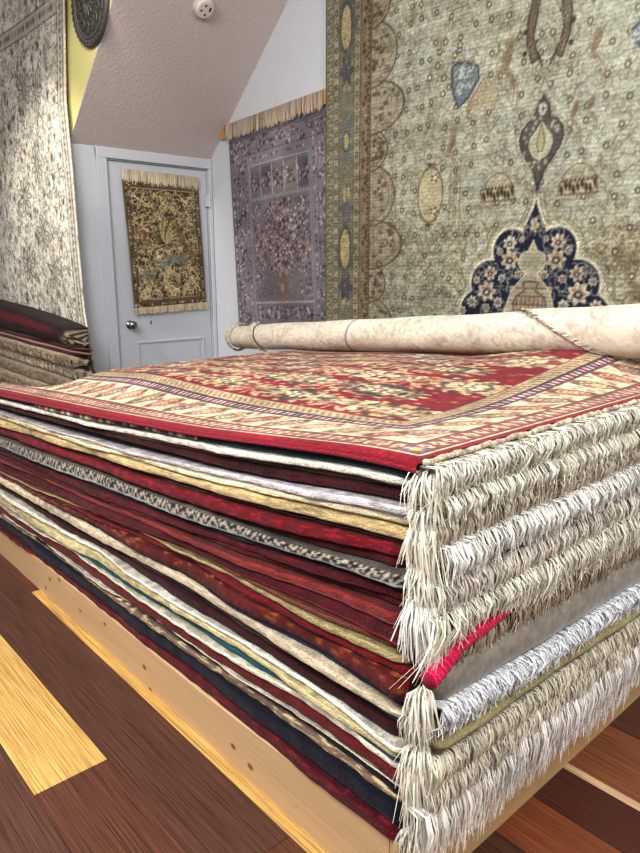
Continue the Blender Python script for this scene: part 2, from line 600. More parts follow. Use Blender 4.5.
lathe_x(b, xf, ky, kz, [(0, .031), (.005, .031), (.008, .027), (.012, .013), (.03, .011), (.036, .018), (.045, .027), (.056, .030), (.066, .027), (.072, .016), (.073, .004)])
adopt(b.build('door_knob', M_STEEL, smooth=True), door)
b = MB()
for zz in (.916, .903): lathe_x(b, xf, 2.503, zz - .004, [(0, .006), (.0015, .006), (.002, .003)], n=10)
adopt(b.build('screw_hole', M_BLACKPL), door)
for hz in (1.80, .55):
    b = MB()
    b.tube([(XD + .021, DY1 + .0, hz - .05), (XD + .021, DY1 + .0, hz + .05)], .006, 8)
    b.box((XD - .006, DY1 - .03, hz - .045), (XD + .0185, DY1 - .002, hz + .045))
    adopt(b.build('hinge', M_DOORPAINT), door)

# ================================================================== BIG STACK
# heights of the edges of every rug along the front of the stack, measured at five columns
COLX = [0, 100, 200, 320, 395]
EDGES = [
    (390, 411, 429, 443, 451), (397, 418, 437, 453, 466), (399, 424, 442, 462, 472), (404, 429, 450, 470, 482), (405, 430.5, 454, 478, 487),
    (409, 436, 464, 489, 497), (413, 443, 468, 490.5, 500), (414, 446, 474, 500, 511), (420, 451, 480, 507.5, 523), (428, 459, 489, 522, 540),
    (429, 463, 495, 530, 546), (436, 472, 508, 543, 556), (438, 474.5, 511, 554, 568), (448, 488, 525, 563, 585), (451, 491, 530, 568, 590),
    (456, 500, 537, 578, 598), (459, 502, 541, 586, 609), (462, 506, 548, 598, 625), (472, 515, 556, 613, 646), (473, 517, 559, 620, 653),
    (474.5, 519, 563, 630, 664), (475.5, 522, 570, 640, 674), (476.5, 530, 588, 655, 702), (477, 531, 589.5, 660, 712), (484, 542, 598, 672, 719),
    (487.5, 545.5, 604, 680, 727), (491, 552, 615, 690, 743), (497, 556, 619, 697, 751), (504.7, 566.5, 626, 705, 759), (505.2, 569.5, 635, 707, 764),
    (505.6, 572, 639, 715, 774), (512, 584, 650, 730, 788), (513.5, 585.5, 652, 732, 791), (514.5, 587, 658, 740, 799), (519.5, 592, 665, 750, 806),
    (527, 602, 678, 768, 827), (529, 608.5, 691, 784, 838)]
NL = len(EDGES) - 1
SX = np.arange(XL, XR + .001, .008)
ZB = []
for e in EDGES:
    pts = np.array([onY(x, y, YF) for x, y in zip(COLX, e)])
    X, Z = pts[:, 0], pts[:, 2]
    s0 = (Z[1] - Z[0]) / (X[1] - X[0])
    X = np.r_[XL - .1, X, XR + .1]; Z = np.r_[Z[0] + s0 * (XL - .1 - X[1]), Z, Z[-1] - .01]
    # smooth piecewise curve
    zz = np.interp(SX, X, Z)
    k = np.hanning(61); k /= k.sum()
    zz = np.convolve(np.pad(zz, 30, mode='edge'), k, 'valid')
    ZB.append(zz)
ZB = np.array(ZB)
for i in range(NL - 1, -1, -1):
    ZB[i] = np.maximum(ZB[i], ZB[i + 1] + .0035)
ZTOP = ZB[0]


def prof_noise(seed, cells, amp):
    return (vnoise((1, len(SX)), (1, cells), seed)[0] - .5) * 2 * amp


# colours and habits of every rug edge, from the top (index 0 is the top rug, built apart)
# (edge colour, lower line colour or None, set-back of the front edge, fringe end X offset, label)
def c255(*a): return tuple(x / 255 for x in a)


RED, DRED, MAR, BLK, NAVY = c255(114, 16, 30), c255(80, 12, 22), c255(60, 11, 20), c255(26, 14, 18), c255(24, 28, 44)
CRM, TAN, WHT = c255(232, 218, 186), c255(206, 182, 134), c255(250, 244, 228)
LAY = {
    1: (NAVY, c255(70, 110, 120), .004, 'thin navy rug with a multicoloured striped edge, just below the top red rug'),
    2: (WHT, c255(216, 208, 186), -.006, 'thick off-white edged rug, third from the top of the big stack'),
    3: (c255(92, 66, 40), c255(150, 128, 84), .012, 'thin brown pile rug under the thick off-white one in the big stack'),
    4: (MAR, c255(96, 40, 40), .008, 'dark maroon rug below the thin brown one near the top of the big stack'),
    5: (BLK, None, .035, 'blackish recessed strip for the dark gap above the lavender grey rug in the stack'),  # black strip put in where a shadowed gap lies between rugs
    6: (c255(204, 196, 200), None, .000, 'pale lavender grey rug between the black gap strip and the cream rug of the stack'),
    7: (CRM, c255(170, 146, 92), .000, 'cream rug directly below the lavender grey one in the big stack'),
    8: (TAN, c255(226, 206, 164), .006, 'golden tan thick rug below the cream one in the big stack'),
    9: (NAVY, c255(190, 150, 96), .022, 'thin navy rug with an orange line under the golden tan one in the big stack'),
    10: (RED, None, .004, 'bright crimson rug below the thin navy and orange one in the stack'),
    11: (DRED, None, .016, 'dark red rug with pale corner line, just above the black and white patterned one'),
    12: (c255(120, 112, 104), c255(196, 212, 216), .000, 'rug with black and white patterned edge and pale blue lower line in the stack'),
    13: (c255(22, 26, 40), None, .014, 'black navy rug directly under the black and white patterned one'),
    14: (DRED, c255(150, 60, 64), .006, 'dark red rug below the black navy one in the big stack'),
    15: (c255(84, 12, 22), c255(40, 26, 34), .010, 'dark red rug with a dark lower line above the salmon one in the big stack'),
    16: (c255(132, 48, 46), c255(186, 120, 108), .000, 'salmon red rug with a pale lower line in the middle of the big stack'),
    17: (c255(82, 12, 26), c255(176, 44, 70), .004, 'dark red rug with a magenta ragged lower edge under the salmon one'),
    18: (c255(110, 62, 46), None, .010, 'thin brownish maroon rug under the magenta edged one in the big stack'),
    19: (c255(176, 160, 116), c255(120, 104, 72), .008, 'olive beige rug in the middle of the big stack, between red ones'),
    20: (RED, c255(120, 20, 34), .006, 'red rug directly below the olive beige one in the big stack'),
    21: (c255(100, 26, 24), c255(74, 18, 20), .002, 'thick rust red rug with dotted lower border in the lower half of the big stack'),
    22: (c255(30, 38, 72), None, .010, 'thin navy blue rug under the thick rust red one in the big stack'),
    23: (c255(214, 198, 172), c255(236, 226, 206), .002, 'pale beige rug with a white lower line below the thin navy one'),
    24: (c255(54, 48, 46), c255(150, 138, 122), .016, 'blackish grey rug with a fine pale line under the pale beige one'),
    25: (MAR, None, .010, 'deep maroon rug between the blackish grey and the white one low in the stack'),
    26: (WHT, c255(120, 104, 84), -.002, 'clean white edged rug below the deep maroon one low in the stack'),
    27: (c255(214, 200, 152), c255(238, 232, 214), .000, 'yellowish cream rug below the clean white one low in the stack'),
    28: (c255(28, 84, 92), None, .006, 'teal green edged rug low in the big stack'),
    29: (c255(232, 226, 206), None, .000, 'ivory rug right under the teal one low in the big stack'),
    30: (c255(112, 30, 32), c255(100, 66, 52), .006, 'brick red rug with a brown lower band below the ivory one'),
    31: (c255(230, 220, 200), None, .004, 'very thin white rug under the brick red one near the bottom of the stack'),
    32: (c255(20, 16, 18), None, .014, 'black rug near the bottom of the big stack, under the very thin white one'),
    33: (c255(142, 116, 100), c255(90, 60, 54), .006, 'greyish brown speckled rug above the lowest navy one of the big stack'),
    34: (c255(22, 24, 42), c255(44, 48, 66), .002, 'thick navy rug second from the bottom of the big stack'),
    35: (c255(92, 16, 30), c255(80, 12, 26), -.004, 'burgundy rug at the very bottom of the big stack, lying on the pine platform'),
}
GRP = 'rugs in the big stack'


def layer_paint(i, t, X, seed):
    """colour at height t (0 bottom .. 1 top) and stations X; returns (len(X),3)"""
    base, low, _, _ = LAY[i]
    C = np.ones((len(X), 3)) * np.array(base)
    n = vnoise((1, len(X)), (1, len(X) // 3), seed + int(t * 10))[0]
    n2 = vnoise((1, len(X)), (1, 14), seed + 77)[0]
    C *= (1 + .34 * (n - .5) + .18 * (n2 - .5))[:, None]
    if t > .86: C *= .62 + .2 * np.random.RandomState(seed).rand()  # upper rim painted darker, shade between the layers put into the colour
    if low is not None and t < .22:
        C = C * .15 + np.array(low) * .85 * (1 + .3 * (n - .5))[:, None]
    if i == 1 and t > .25:           # multicoloured stripes along part of the edge
        pats = np.array([c255(214, 190, 140), c255(150, 40, 40), c255(60, 84, 140), c255(200, 120, 60), c255(220, 214, 190), c255(66, 110, 100)])
        k = ((X * 42).astype(int) * 7919) % 6
        m = ((X > -2.62) & (X < -1.45)).astype(float)[:, None]
        C = C * (1 - m) + pats[k] * m
    if i == 12:
        ph = X * 150 + 2 * np.sin(X * 31)
        d = np.sin(ph) * math.cos(t * 9) + .6 * np.sin(ph * 2.3 + t * 8)
        m = (d > .1).astype(float)[:, None]
        if .25 < t < .92: C = np.array(c255(44, 40, 42)) * (1 - m) + np.array(c255(186, 176, 160)) * m
    if i == 21 and t < .45:
        m = (np.sin(X * 230) > .2).astype(float)[:, None]
        C = C * (1 - m) + np.array(c255(60, 24, 22)) * m
    if i == 21 and t >= .45:
        m = np.clip((n - .7) * 5, 0, 1)[:, None]
        C = C * (1 - m) + np.array(c255(150, 84, 44)) * m
    if i == 33:
        m = (n > .72).astype(float)[:, None]
        C = C * (1 - m) + np.array(c255(206, 190, 150)) * m
    if i in (10, 35, 14, 4):
        m = (n > .78).astype(float)[:, None] * .5
        C = C * (1 - m) + np.array(base) * 1.6 * m
    return C


def sstep(a, b, x):
    t = np.clip((np.asarray(x) - a) / (b - a), 0, 1)
    return t * t * (3 - 2 * t)


def end_drop(X, dy):
    return .16 * sstep(-2.60, -3.05, X) * sstep(.06, .30, dy)


XEND = {}
stack = {}


def build_layer(i):
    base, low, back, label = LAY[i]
    zt, zb = ZB[i] - .0006, ZB[i + 1] + .0006
    xe = XR - .012 - .02 * rs.rand()
    if i in (3, 5, 9, 11): xe -= .02
    XEND[i] = xe
    keep = SX <= xe
    X = np.r_[SX[keep], xe]
    zt = np.interp(X, SX, zt); zb = np.interp(X, SX, zb)
    off = back + np.interp(X, SX, prof_noise(i * 13 + 1, 9, .010) + prof_noise(i * 13 + 2, 60, .0026))
    off = off + .02 * np.clip((X - (xe - .035)) / .035, 0, 1) ** 2     # rounds off at the fringed corner
    T = zt - zb
    wob = np.interp(X, SX, prof_noise(i * 17 + 5, 110, .0011))
    K = 9
    rows, cols = [], []
    for k in range(K):
        a = -math.pi / 2 + math.pi * k / (K - 1)
        t = .5 + .5 * math.sin(a)
        bul = np.minimum(T * .45, .011) * (1 - math.cos(a)) + (0 if k else 0)
        Yk = YF + off + np.minimum(T * .40, .008) * (1 - math.cos(a) ** .55 if math.cos(a) > 1e-6 else 1)
        Zk = zb + T * t + wob * math.cos(a) * np.minimum(T / .02, 1)
        rows.append(np.c_[X, Yk, np.clip(Zk, zb, zt)])
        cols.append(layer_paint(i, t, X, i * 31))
    yb_ = YE - .03 * (i % 3)
    zh, zf = np.interp(X, SX, ZB[0]), np.interp(X, SX, ZB[NL])
    dys = list(np.arange(.06, .301, .02)) + [yb_ - YF]
    # towards its far end the pile sags behind the front edge
    for dy in dys:
        rows.append(np.c_[X, np.full(len(X), YF + dy), zt - end_drop(X, dy) * (zt - zf) / (zh - zf)]); cols.append(cols[-1])
    for dy in dys[::-1]:
        rows.append(np.c_[X, np.full(len(X), YF + dy), zb - end_drop(X, dy) * (zb - zf) / (zh - zf)]); cols.append(cols[0])
    R, n = len(rows), len(X)
    V = np.vstack(rows); C = np.vstack(cols)
    F = []
    for r in range(R):
        r2 = (r + 1) % R
        a = np.arange(n - 1)
        F += list(zip(r * n + a, r * n + a + 1, r2 * n + a + 1, r2 * n + a))
    ring = [(r, R - 1 - (r - K)) for r in range(K, K + len(dys))]
    for e in (0, n - 1):
        caps = [list(range(K))] + [[K - 1, ring[0][0], ring[0][1], 0]] + [[p[0], q[0], q[1], p[1]] for p, q in zip(ring[:-1], ring[1:])]
        F += [tuple(r * n + e for r in (c if e == 0 else c[::-1])) for c in caps]
    o = mesh_obj('stacked_rug', V, F, M_EDGE, None, C, smooth=False)
    fl = np.ones(len(o.data.polygons), bool); fl[-2 * (len(dys) + 1):] = False
    o.data.polygons.foreach_set('use_smooth', fl)
    tag(o, label, 'rug', GRP)
    stack[i] = o


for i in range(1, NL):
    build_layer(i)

# ------------------------------------------------------------------ top rug
RX0, RX1, RY0, RY1 = XL, XR, YF - .004, YE - .02




def top_z(X, Y):
    z = np.interp(X, SX, ZTOP)
    dx, dy = np.maximum(XR - X, 0), np.maximum(Y - YF, 0)
    dm = np.minimum(np.minimum(dx, dy), 9)
    cr = np.interp(X, [-2.7, -1.5, -.9], [.070, .080, .130]) * sstep(0, .34, dm) * sstep(.62, 1.85, dx + dy)
    end = end_drop(X, dy)
    rip = .004 * np.sin(X * 7 + Y * 4) * sstep(.05, .3, dm)
    return z + cr - end + rip


def motif(cv, u, v, ru, rv, r2, small=False):
    """a woven palmette: jagged tan body filled with mirrored flecks"""
    n = 9 if small else 15
    cv.ell(u, v, ru * 1.10, rv * 1.12, c255(78, 30, 34), petals=n, amp=.17)
    cv.ell(u, v, ru * 1.04, rv * 1.05, c255(200, 178, 140), petals=n, amp=.17)
    cv.ell(u, v, ru * .93, rv * .92, c255(150, 130, 96), petals=n, amp=.15)
    cols = [c255(206, 188, 152), c255(182, 158, 118), c255(118, 106, 80), c255(58, 48, 46), c255(132, 56, 48), c255(84, 86, 84), c255(188, 170, 138), c255(64, 52, 48)]
    for k in range(9 if small else 34):
        a, q = r2.rand() * 1.57, r2.rand() ** .6 * .86
        du, dv = ru * q * math.cos(a), rv * q * math.sin(a)
        c = pal(r2, *cols); w_, h_, an = ru * (.05 + .10 * r2.rand()), rv * (.08 + .14 * r2.rand()), (r2.rand() - .5) * 1.6
        for su in (-1, 1):
            for sv in (-1, 1):
                cv.ell(u + su * du, v + sv * dv, w_, h_, c, .95, ang=an * su * sv)
    cv.ell(u, v, ru * .30, rv * .42, c255(222, 206, 170), petals=8, amp=.2); cv.ell(u, v, ru * .2, rv * .28, pal(r2, c255(80, 84, 92), c255(150, 58, 48), c255(90, 84, 60)), petals=6, amp=.2)
    cv.ell(u, v, ru * .08, rv * .12, c255(226, 210, 176))


def paint_top():
    W, H = RX1 - RX0, RY1 - RY0
    cv = Canvas(W, H, .0055, c255(116, 16, 30))
    r2 = np.random.RandomState(21)
    cream, olive, brown, dk = c255(206, 186, 156), c255(140, 124, 94), c255(128, 74, 58), c255(52, 34, 40)
    redc, purple, pink = c255(150, 28, 42), c255(84, 70, 104), c255(190, 120, 100)
    bw = .30

    # field motifs in staggered rows
    fu0, fu1, fv0, fv1 = bw, W - bw, bw, H - bw
    rowv = np.arange(fv0 + .085, fv1, .152)
    for j, v in enumerate(rowv):
        for u in np.arange(fu1 - .11 - .185 * (j % 2), fu0, -.37):
            ru, rv = .170, .074
            motif(cv, u, v, ru, rv, r2)
            us = u - .185
            motif(cv, us, v + .006, .066, .034, r2, small=True)
            for sg in (-1, 1):
                cv.ell(us + sg * .05, v - .058, .030, .012, c255(200, 172, 136), ang=-sg * .5); cv.ell(us + sg * .05, v - .058, .014, .006, c255(96, 70, 60), ang=-sg * .5)
                cv.line([(us, v - .03), (us + sg * .08, v - .075)], .005, c255(206, 180, 146))
            cv.line([(us, v - .075), (us, v - .03)], .006, c255(206, 180, 146))
    for k in range(900):
        cv.ell(fu0 + r2.rand() * (fu1 - fu0), fv0 + r2.rand() * (fv1 - fv0), .009 + .006 * r2.rand(), .005, pal(r2, c255(206, 172, 140), c255(92, 14, 26), c255(170, 60, 64), c255(120, 100, 72)), .8)
    # guards and border, on all four sides (distance from the edge)
    d = np.minimum(np.minimum(cv.u, W - cv.u), np.minimum(cv.v, H - cv.v))
    along = np.where(np.minimum(cv.v, H - cv.v) <= np.minimum(cv.u, W - cv.u), cv.u, cv.v)
    full = (slice(None), slice(None))

    def band(a, b, col, alpha=1.0, m=None):
        k = ((d >= a) & (d < b)).astype(float)
        if m is not None: k = k * m
        cv.mix(full, k, col, alpha)
    ALL = (0, bw)
    band(0, bw, cream)
    band(0, .020, c255(120, 18, 34))
    band(.020, .026, cream)
    # outer guard: brown with little diamonds
    band(.026, .088, c255(120, 74, 68))
    q = np.abs(((along / .034) % 1) - .5) * 2
    s = np.abs(d - .057) / .031
    band(.030, .084, c255(206, 178, 150), m=((q + s) < .72))
    band(.030, .084, c255(70, 48, 58), m=((q + s) < .34))
    band(.088, .092, c255(214, 200, 170)); band(.026, .030, dk, .6); band(.0845, .088, dk, .6)
    # inner guards: purple stripe with pale beads, then tan stripe with diagonal ticks
    band(.205, .212, dk, .8)
    band(.212, .244, c255(70, 58, 78))
    band(.219, .237, c255(186, 158, 144), m=(((along / .024) % 1) < .42))
    band(.222, .234, c255(150, 40, 50), m=(((along / .072 + .2) % 1) < .2))
    band(.244, .248, c255(40, 32, 48))
    band(.248, .296, c255(164, 146, 118))
    band(.254, .290, c255(120, 92, 64), m=((((along + (d - .27) * .8) / .026) % 1) < .38))
    band(.294, .300, c255(80, 40, 40), .8)

    # main border: slanted leaves on cream
    def leaf(u, v, ang, L, w, c1, c2):
        cv.ell(u, v, L * 1.06, w * 1.12, c255(90, 66, 56), ang=ang)
        cv.ell(u, v, L, w, c1, ang=ang, petals=14, amp=.1)
        cv.ell(u, v, L * .7, w * .5, c2, ang=ang, petals=9, amp=.25)
        ca, sa = math.cos(ang), math.sin(ang)
        cv.line([(u - ca * L * .8, v - sa * L * .8), (u + ca * L * .8, v + sa * L * .8)], .004, c255(60, 40, 44))
        for k in np.linspace(-.6, .6, 6):
            for sg in (-1, 1):
                px, py = u + ca * L * k, v + sa * L * k
                cv.line([(px, py), (px + (ca * .4 - sa * sg) * w * .8, py + (sa * .4 + ca * sg) * w * .8)], .003, c255(232, 214, 180))
    LC = [(c255(142, 98, 78), c255(190, 146, 114)), (c255(122, 106, 78), c255(176, 158, 118)), (c255(146, 64, 58), c255(192, 124, 102)), (c255(108, 80, 80), c255(160, 130, 122))]
    mid, hw = .1485, .052
    k = 0
    for u in np.arange(.18, W - .12, .118):
        a = .85 if k % 2 else .75
        leaf(u, mid, a, .062, .027, *LC[k % 4]); cv.rosette(u + .058, mid + .012, .012, c255(150, 50, 50), cream)
        leaf(u, H - mid, a, .062, .027, *LC[k % 4]); k += 1
    for v in np.arange(.20, H - .18, .118):
        a = .50
        leaf(W - mid, v, a, .062, .027, *LC[k % 4]); leaf(mid, v, a, .062, .027, *LC[(k + 1) % 4]); k += 1
        cv.rosette(W - mid + .02, v + .058, .012, c255(150, 50, 50), cream)
    for k2 in range(5200):       # small woven marks between the leaves
        u, v = r2.rand() * W, r2.rand() * H
        dd = min(u, W - u, v, H - v)
        if .094 < dd < .203:
            cv.ell(u, v, .005 + .009 * r2.rand(), .003 + .003 * r2.rand(), pal(r2, c255(136, 108, 80), c255(160, 124, 94), c255(100, 68, 60), c255(176, 156, 122), c255(130, 52, 50), c255(74, 60, 60)), .85, ang=.8)
    # blue and orange flower in the near corner
    cu, cvv = W - .057, .055
    cv.rosette(cu, cvv, .024, c255(70, 84, 130), c255(222, 170, 70), n=5); cv.rosette(cu - .10, .06, .016, c255(200, 120, 60), c255(90, 100, 140), n=5)
    cv.cloud(.22, (22, 34), 5); cv.speckle(.38, 6)
    return cv


cvt = paint_top()
top = None


def top_fn(U, V):
    X, Y = RX0 + U, RY0 + V
    z = top_z(X, Y) + .001
    # the sheet curls over its front edge
    e = np.clip(1 - (Y - RY0) / .012, 0, 1)
    z = z - .006 * e * e
    return X, Y, z


top = painted_sheet('stacked_rug', cvt, top_fn, M_PILE)
tag(top, 'red rug with cream flowered border, lying open on top of the big stack', 'rug', GRP)
# thick red side edge of the top rug
X = SX
zt = top_z(X, np.full(len(X), RY0)) - .0045
zb = ZB[1] + .0008
rows, cols = [], []
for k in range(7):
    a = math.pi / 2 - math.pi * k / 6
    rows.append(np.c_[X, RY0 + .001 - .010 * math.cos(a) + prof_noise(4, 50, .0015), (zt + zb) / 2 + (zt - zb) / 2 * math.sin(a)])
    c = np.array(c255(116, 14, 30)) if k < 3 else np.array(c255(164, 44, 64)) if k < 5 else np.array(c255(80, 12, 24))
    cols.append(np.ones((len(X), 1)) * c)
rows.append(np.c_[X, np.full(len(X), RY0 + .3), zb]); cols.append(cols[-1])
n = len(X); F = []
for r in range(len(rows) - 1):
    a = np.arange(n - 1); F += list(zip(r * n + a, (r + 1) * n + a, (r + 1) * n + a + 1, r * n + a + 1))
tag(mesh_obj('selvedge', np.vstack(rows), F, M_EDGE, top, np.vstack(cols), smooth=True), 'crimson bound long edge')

# ------------------------------------------------------------------ fringed end of the stack
def zr(x, y, X=-.70):
    p = onX(x, y, X); return p[2]


def fringe_band(z_top, z_bot, y0, y1, col, seed, out=.028, dens=1.0, wid=.0027, ragged=.2, gaps=0.0, lean=.35, rows=3, fuzz=1.0):
    """a hanging fringe along the end of a rug, made of separate strands that bunch and cross"""
    r2 = np.random.RandomState(seed)
    batches = []
    for row in range(rows):
        n = int((y1 - y0) / .0020 * dens)
        y = np.sort(y0 + (y1 - y0) * r2.rand(n))
        m = int((y1 - y0) / .014) + 2
        kn = np.linspace(y0, y1, m)
        ci = np.clip(((y - y0) / (y1 - y0) * (m - 1)).astype(int), 0, m - 1)
        cl_len, cl_dir, cl_out = r2.rand(m)[ci], r2.randn(m)[ci], r2.rand(m)[ci]
        slow = np.interp(y, np.linspace(y0, y1, 9), r2.rand(9)); slow2 = np.interp(y, np.linspace(y0, y1, 17), r2.rand(17)) - .5
        if gaps:
            k = np.interp(y, np.linspace(y0, y1, 60), r2.rand(60)) > gaps
            y, ci, cl_len, cl_dir, cl_out, slow, slow2 = y[k], ci[k], cl_len[k], cl_dir[k], cl_out[k], slow[k], slow2[k]; n = len(y)
        ZT = z_top(y) if callable(z_top) else z_top
        ZBt = z_bot(y) if callable(z_bot) else z_bot
        zt = ZT + .006 * slow2 + .004 * r2.rand(n)
        L = (ZT - ZBt) * (1 + ragged * (cl_len - .6) + .09 * (r2.rand(n) - .5) + .14 * (slow - .5)) * (1.04 - .10 * row)
        o = out * (.80 + .25 * slow + .25 * cl_out) + .005 * r2.rand(n) + .003 * row
        ly = L * (lean * (.45 * cl_dir + .9 * slow2) + .22 * fuzz * r2.randn(n))
        x0 = XR - .010
        f = np.array([0, .22, .50, .78, 1.0])
        bend = r2.rand(n, 1)
        ox = np.array([0, .86, 1.05, 1.02, .86])[None] + (bend - .5) * np.array([0, .1, .2, .1, -.4])[None]
        dz = np.array([0, .03, .33, .68, 1.0])
        px = x0 + (o + .010)[:, None] * ox
        kink = (r2.randn(n, 1) * .0028 * fuzz) * np.array([0, .3, 1, .3, -.6])[None]
        py = y[:, None] + ly[:, None] * (f ** 1.35)[None] + kink
        pz = zt[:, None] - L[:, None] * dz[None] + .007 * np.array([0, 1, .4, 0, 0])[None] * r2.rand(n, 1)
        P = np.stack([px, py, pz], -1)
        side = np.c_[r2.randn(n) * .5, np.ones(n), r2.randn(n) * .3]
        side /= np.linalg.norm(side, axis=1)[:, None]
        c = np.asarray(col)[None] * (.86 + .20 * r2.rand(n, 1) + .10 * (cl_len[:, None] - .5)) * (1 + .008 * r2.randn(n, 3))
        batches.append(strands(P, wid * (.65 + .7 * r2.rand(n)), c, side))
    return batches


def corner_tassel(z_top, z_bot, col, seed, n=60, spread=.03, wid=.0030):
    """strands that spill round the near corner on to the long side"""
    r2 = np.random.RandomState(seed)
    n = int(n * 1.7)
    t = r2.rand(n)
    L = (z_top - z_bot) * (.55 + .55 * r2.rand(n) - .15 * t)
    x0 = XR - .012 + .012 * (1 - t) + .006 * r2.rand(n)
    y0 = YF + .016 + .014 * (1 - t)
    ang = -math.pi / 2 - .35 + 1.5 * (1 - t)            # fan from -Y round to +X
    o = .020 + .020 * r2.rand(n)
    dx, dy = np.cos(ang), np.sin(ang)
    ox = np.array([0, .75, 1.0, 1.0, .95]); dz = np.array([0, .05, .36, .70, 1.0])
    sw = (r2.randn(n) * .45 - .15) * spread
    px = x0[:, None] + (dx * o)[:, None] * ox[None] + sw[:, None] * (dz ** 1.3)[None]
    py = y0[:, None] + (dy * o)[:, None] * ox[None] + (r2.rand(n, 1) * .02) * (dz ** 1.3)[None]
    pz = z_top + .006 * r2.randn(n)[:, None] - L[:, None] * dz[None]
    P = np.stack([px, py, pz], -1)
    side = np.c_[-dy, dx, r2.randn(n) * .4]; side /= np.linalg.norm(side, axis=1)[:, None]
    c = np.asarray(col)[None] * (.86 + .22 * r2.rand(n, 1))
    return strands(P, wid * (.7 + .6 * r2.rand(n)), c, side)


FW1, FW2, FW3, FGR = c255(238, 233, 218), c255(222, 217, 203), c255(248, 246, 240), c255(200, 188, 172)


def near_layer(z):
    return min(range(1, NL), key=lambda k: abs((ZB[k][-1] + ZB[k + 1][-1]) / 2 - z))


used_l = {}


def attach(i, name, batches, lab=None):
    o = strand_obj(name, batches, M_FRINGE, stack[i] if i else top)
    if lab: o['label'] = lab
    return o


YA = YF + .012
Z = lambda y: zr(440, y)
# top rug: tan rope binding and fluffy fringe
ropeP, ropeC = [], []
for y in np.arange(YF - .0, YE - .02, .006):
    w = .004 * math.sin(y * 61) + .003 * math.sin(y * 143)
    ropeP.append((XR + .004 + w * .8, y, float(top_z(np.array(XR), np.array(y))) - .004 + w * .6))
    ropeC.append(np.array(c255(196, 180, 158)) * (.7 + .45 * rs.rand()))
b = MB(); b.tube(ropeP, [.0056 + .0005 * math.sin(q * 1.9) + .0008 * math.sin(q * .43) for q in range(len(ropeP))], 9, np.array(ropeC))
tag(b.build('binding', M_EDGE, top, smooth=True), 'tan overcast rope along the fringed end')
sl = lambda z, k: (lambda y: z - k * (y - YF))
attach(0, 'fringe', fringe_band(Z(468), Z(500), YA - .012, YE - .05, FW2, 11, out=.030, ragged=.4, lean=.9, fuzz=1.5, rows=4), 'short tangled greyish white fringe')
attach(2, 'fringe', fringe_band(Z(497), Z(522), YA, YE - .05, FW1, 12, out=.040, lean=.2, fuzz=.5, ragged=.10) + [corner_tassel(Z(476), Z(520), FW1, 112, 60)], 'long off-white fringe')
attach(6, 'fringe', fringe_band(Z(521), Z(548), YA, YE - .05, c255(214, 202, 184), 13, out=.028, lean=.5, fuzz=1.2, ragged=.15) + [corner_tassel(Z(510), Z(545), FW1, 113, 24)])
attach(8, 'fringe', fringe_band(Z(546), Z(576), YA + .005, YE - .05, FW3, 14, out=.046, lean=.3, gaps=.12, fuzz=.6, ragged=.25) + [corner_tassel(Z(526), Z(584), FW1, 114, 90)], 'bright white fringe with gaps')
attach(10, 'fringe', fringe_band(Z(568), Z(588), YA + .01, YE - .05, c255(140, 112, 92), 15, out=.018, rows=2), 'brownish short fringe')
attach(12, 'fringe', fringe_band(Z(584), Z(612), YA + .0, YE - .05, c255(234, 226, 214), 16, out=.034, lean=.5, ragged=.15) + [corner_tassel(Z(568), Z(618), FW1, 116, 60)])
b15 = lambda y: np.interp(y, [YF, YF + .06, YF + .14, YF + .35, YE], [Z(664), Z(648), Z(634), Z(650), Z(658)])
attach(15, 'fringe', fringe_band(Z(611), b15, YA, YE - .05, FW1, 17, out=.038, lean=.8, ragged=.4, fuzz=1.4, rows=4) + [corner_tassel(Z(602), Z(664), FW3, 117, 110)], 'thick tangled white fringe')
attach(17, 'fringe', fringe_band(sl(Z(652), .01), sl(Z(674), .02), YA + .05, YE - .05, c255(196, 178, 158), 18, out=.020, gaps=.12, rows=2), 'sparse tan fringe')


# bright pink wrapped end of the magenta edged rug
b = MB()
P_, C_, R_ = [], [], []
zc = Z(647)
for k, t in enumerate(np.linspace(0, 1, 70)):
    y = YF - .012 + .36 * t
    z = zc - (Z(647) - Z(664)) * (1 - sstep(0, .30, t)) + (Z(645) - Z(650)) * sstep(.3, 1, t)
    P_.append((XR + .040 - .016 * t, y, z)); R_.append(((.015 * (1 - t) ** .5 + .002)) * (1 + .12 * math.sin(k * 2.4)))
    C_.append(np.array(c255(206, 34, 84)) * (.8 + .35 * (k % 2)))
b.tube(P_, R_, 10, np.array(C_))
tag(b.build('binding', M_EDGE, stack[17], smooth=True), 'bright pink wrapped end')
attach(20, 'fringe', [corner_tassel(Z(690), Z(735), FW1, 120, 46, spread=.02)], 'white tassel at the corner')


# grey velvet rug whose thick folded end shows
def rolled_end(i, z0, z1, x_in, x_out, col, mat, name, lab, y0=YF + .03):
    ys = np.arange(y0, YE - .03, .02)
    K = 11
    V, C, F = [], [], []
    for y in ys:
        wv = .004 * math.sin(y * 9 + i) + .002 * math.sin(y * 31)
        f = min(1, (y - y0) / .02 + .35)
        for k in range(K):
            a = -math.pi / 2 + math.pi * k / (K - 1)
            sx = abs(math.cos(a)) ** .55
            V.append((x_in + (x_out - x_in + wv) * sx * (.7 + .3 * f), y, (z0 + z1) / 2 - .028 * (y - y0) + ((z1 - z0) / 2 + (.010 if i == 21 else 0) * (y - y0)) * math.sin(a) * (.85 + .15 * f) + wv * .5))
            C.append(np.array(col) * (.92 + .16 * rs.rand()) * (1.0 if k > 1 else .8))
    for r in range(len(ys) - 1):
        for k in range(K - 1):
            F.append((r * K + k, (r + 1) * K + k, (r + 1) * K + k + 1, r * K + k + 1))
    F.append(tuple(range(K)))
    o = mesh_obj(name, V, F, mat, stack[i], C, smooth=True)
    if lab: o['label'] = lab
    return o


